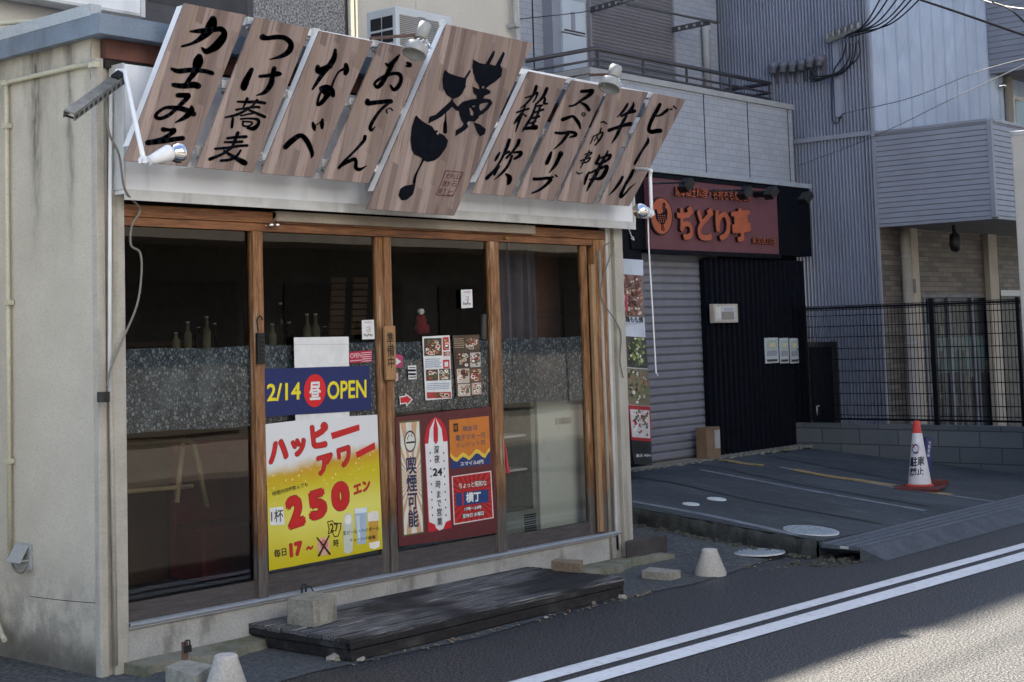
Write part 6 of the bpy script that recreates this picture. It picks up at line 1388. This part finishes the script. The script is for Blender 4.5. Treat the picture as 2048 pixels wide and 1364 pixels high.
# ================================================================== CREAM BUILDING BEHIND THE FIRST SHOP
YC = 1.2
cb = thing('stucco_building', 'cream stucco upper storey rising behind the low restaurant roof', 'building', (0, 3, 0))
xc1 = onY(1040,60,YC).x
g = MB(); g.box(-.9, xc1, YC, YC+.2, 2.6, HC); g.box(xc1-.2, xc1, YC+.2, 8, 0, HC); g.box(-.9, xc1, YC+.2, 8, HC-.2, HC); build('wall', g, M['cream'], cb)
g = MB(); g.box(-.9, XS-.01, YC-.1, YC+.2, 0, 2.6); build('lower_wall', g, M['cream_dark'], cb)
g = MB(); a_, b_ = onY(290,5,YC), onY(488,24,YC); g.box(a_.x-.05, b_.x+.05, YC-.03, YC-.001, 3.28, HC-.1); wf = build('window', g, M['railing'], cb)
g = MB(); g.box(a_.x, b_.x, YC-.034, YC-.031, onY(400,24,YC).z-.0, HC-.15); build('pane', g, surf('upper_dark_pane', S(52,54,60), .1, .2, 5, fine=0), wf)
a_, b_ = onY(490,40,YC), onY(688,40,YC); g = MB(); g.box(a_.x, b_.x, YC-.025, YC-.001, 3.0, HC-.1); build('pebble_panel', g, M['pebble'], cb)
p = onY(689,40,YC-.02); g = MB(); g.box(p.x, p.x+.03, YC-.03, YC-.001, 3.0, HC-.1); build('dark_edge', g, M['railing'], cb)
for px, r in ((702,.022), (712,.012)): p = onY(px,40,YC-.05); g = MB(); g.cyl((p.x,YC-.05,3.0),(p.x,YC-.05,HC-.1),r); build('wall_pipe', g, M['cream_pipe'], cb)
p = onY(832,20,YC); g = MB(); g.box(p.x-.003, p.x+.003, YC-.002, YC-.0005, 3.0, HC-.1); build('wall_joint', g, M['cream_dark'], cb)
pipe('rain_pipe', 'grey rain pipe with clips at the right end of the cream stucco wall', [onY(1026,-40,YC-.06), onY(1031,40,YC-.06), onY(1036,78,YC-.06), (onY(1036,78,YC-.06).x, YC-.06, 2.9)], .022, M['cap'], 'pipe', [onY(1029,52,YC-.06)])
# white lit-box sign high on the left
a_, b_ = onY(98,-6,YC-.15), onY(284,30,YC-.15)
us = thing('box_sign', 'white box sign cut off by the top edge above the left roof corner', 'sign', (0.4, YC-.1, 3.5))
p0, p1, p2 = onY(100,0,YC-.15), onY(278,31,YC-.15), onY(288,24,YC-.15)
g = MB(); g.box(p0.x-.3, p1.x, YC-.16, YC-.03, p1.z+.01, p1.z+.7); build('face', g, M['white_steel'], us)
g = MB(); g.box(p1.x+.001, p1.x+.03, YC-.17, YC-.03, p1.z-.01, p1.z+.7); g.box(p0.x-.3, p1.x, YC-.165, YC-.03, p1.z-.006, p1.z+.009); build('edge_trim', g, M['trim'], us)
pipe('roof_pipe', 'pale pipe lying along the roof edge below the white box sign', [onX(0,47,-.1), onX(50,44,-.1), onX(94,43,-.1)], .012, M['cream_pipe'])
# air conditioner on the low roof
ac = thing('air_conditioner', 'white outdoor air conditioner unit standing on the low restaurant roof', 'air conditioner', onY(830,130,.5))
YA = .45; p0, p1 = onY(792,20,YA), onY(904,45,YA); zt_ = onY(792,11,YA).z; zl_ = zt_-.44
L_ = p0.x; R_ = p1.x
yd = onX(733,60,L_).y
g = MB(); g.box(L_, R_, YA, max(yd, YA+.2), zl_, zt_); build('casing', g, M['ac'], ac, bevel=.01)
g = MB(); c_ = onY(845,85,YA-.003); g.lathe((c_.x, YA-.001, c_.z), (0,-1,0), [(0,.16),(.004,.16),(.004,.02)], 30); build('fan_grille', g, M['grille'], ac)
g = MB(); g.box(L_+.03, R_-.05, YA-.004, YA-.0005, zl_+.04, zt_-.05); build('front_grille', g, M['grille'], ac)
yd = max(yd, YA+.2); g = MB()
for i in range(2):
    for j in range(4): g.box(L_-.004, L_-.0005, YA+.03+i*(yd-YA-.06)/2, YA+.02+(i+1)*(yd-YA-.06)/2, zl_+.04+j*.09, zl_+.115+j*.09)
build('side_fins', g, M['black'], ac)
g = MB(); g.box(L_+.02, L_+.08, YA, yd, zl_-.06, zl_-.001); g.box(R_-.08, R_-.02, YA, yd, zl_-.06, zl_-.001); build('foot', g, M['trim'], ac)
g = MB(); c_ = onY(886,49,YA-.01); g.lathe((c_.x,YA-.005,c_.z), (0,-1,0), [(0,.035),(.004,.035),(.006,.02)], 16); build('maker_badge', g, M['lid'], ac)
# clutter behind the boards on the roof
cl = onY(735,128,.3); g = MB(); g.box(cl.x-.12, cl.x+.05, .2, .45, 3.03, 3.2); tag(build('roof_crate', g, M['galv'], bevel=.01), 'grey metal junction crate on the roof behind the fourth signboard', 'box')
# street front opposite: ground floor mirrored in the glass, unseen storeys added for bounce
ob = thing('opposite_building', 'dark ground floor across the street mirrored in the shop glass, unseen upper storeys added for bounce light', 'building', (2, -14, 0))
OY = -12.0
g = MB(); g.box(-26, 4.0, OY-3, OY, 3.3, 11); build('upper_wall', g, surf('opposite_bounce_wall', S(212,217,224), .9, .05, 1), ob)  # unseen white storeys, added to bounce sunlight onto the shop fronts
g = MB(); g.box(4.001, 34, OY-3, OY, 3.3, 10); build('dark_upper_wall', g, surf('opposite_slate_wall', S(84,88,96), .8, .1, 1), ob)  # unseen slate half, kept dark to cut the bounce on the right
g = MB(); g.box(-26, 34, OY-3, OY-.3, 0, 3.3); build('ground_floor_wall', g, surf('opposite_dark_wall', S(104,100,95), .8, .5, .6, (.4,1,1.5)), ob)
g = MB(); g.box(-26, 34, OY-.3, OY+.9, 3.0, 3.29); build('awning', g, surf('opposite_awning', S(112,108,102), .8), ob)
for k in range(16):
    x = -24+k*3.6; g = MB(); g.box(x, x+1.7, OY, OY+.04, 4.6, 6.0); wf = build('window', g, M['railing'], ob); g = MB(); g.box(x, x+2.6, OY-.3, OY-.26, .2, 2.4); build('shutter', g, surf('opposite_shutter', S(84,80,74), .7) if k == 0 else bpy.data.materials['opposite_shutter'], ob)
g = MB(); g.box(-60, 90, OY+.0, -7.6, -.01, .06); struct('far_bounce_pavement', g, surf('far_bounce_pavement', S(112,109,104), .9, .1, 2))  # pavement behind the camera, added to bounce sunlight onto the fronts
# ------------------------------------------------------------------ tidy up
bpy.data.objects.remove(_to); bpy.data.curves.remove(_txt)
for o in sc.objects:
    if '_o' in o: del o['_o']
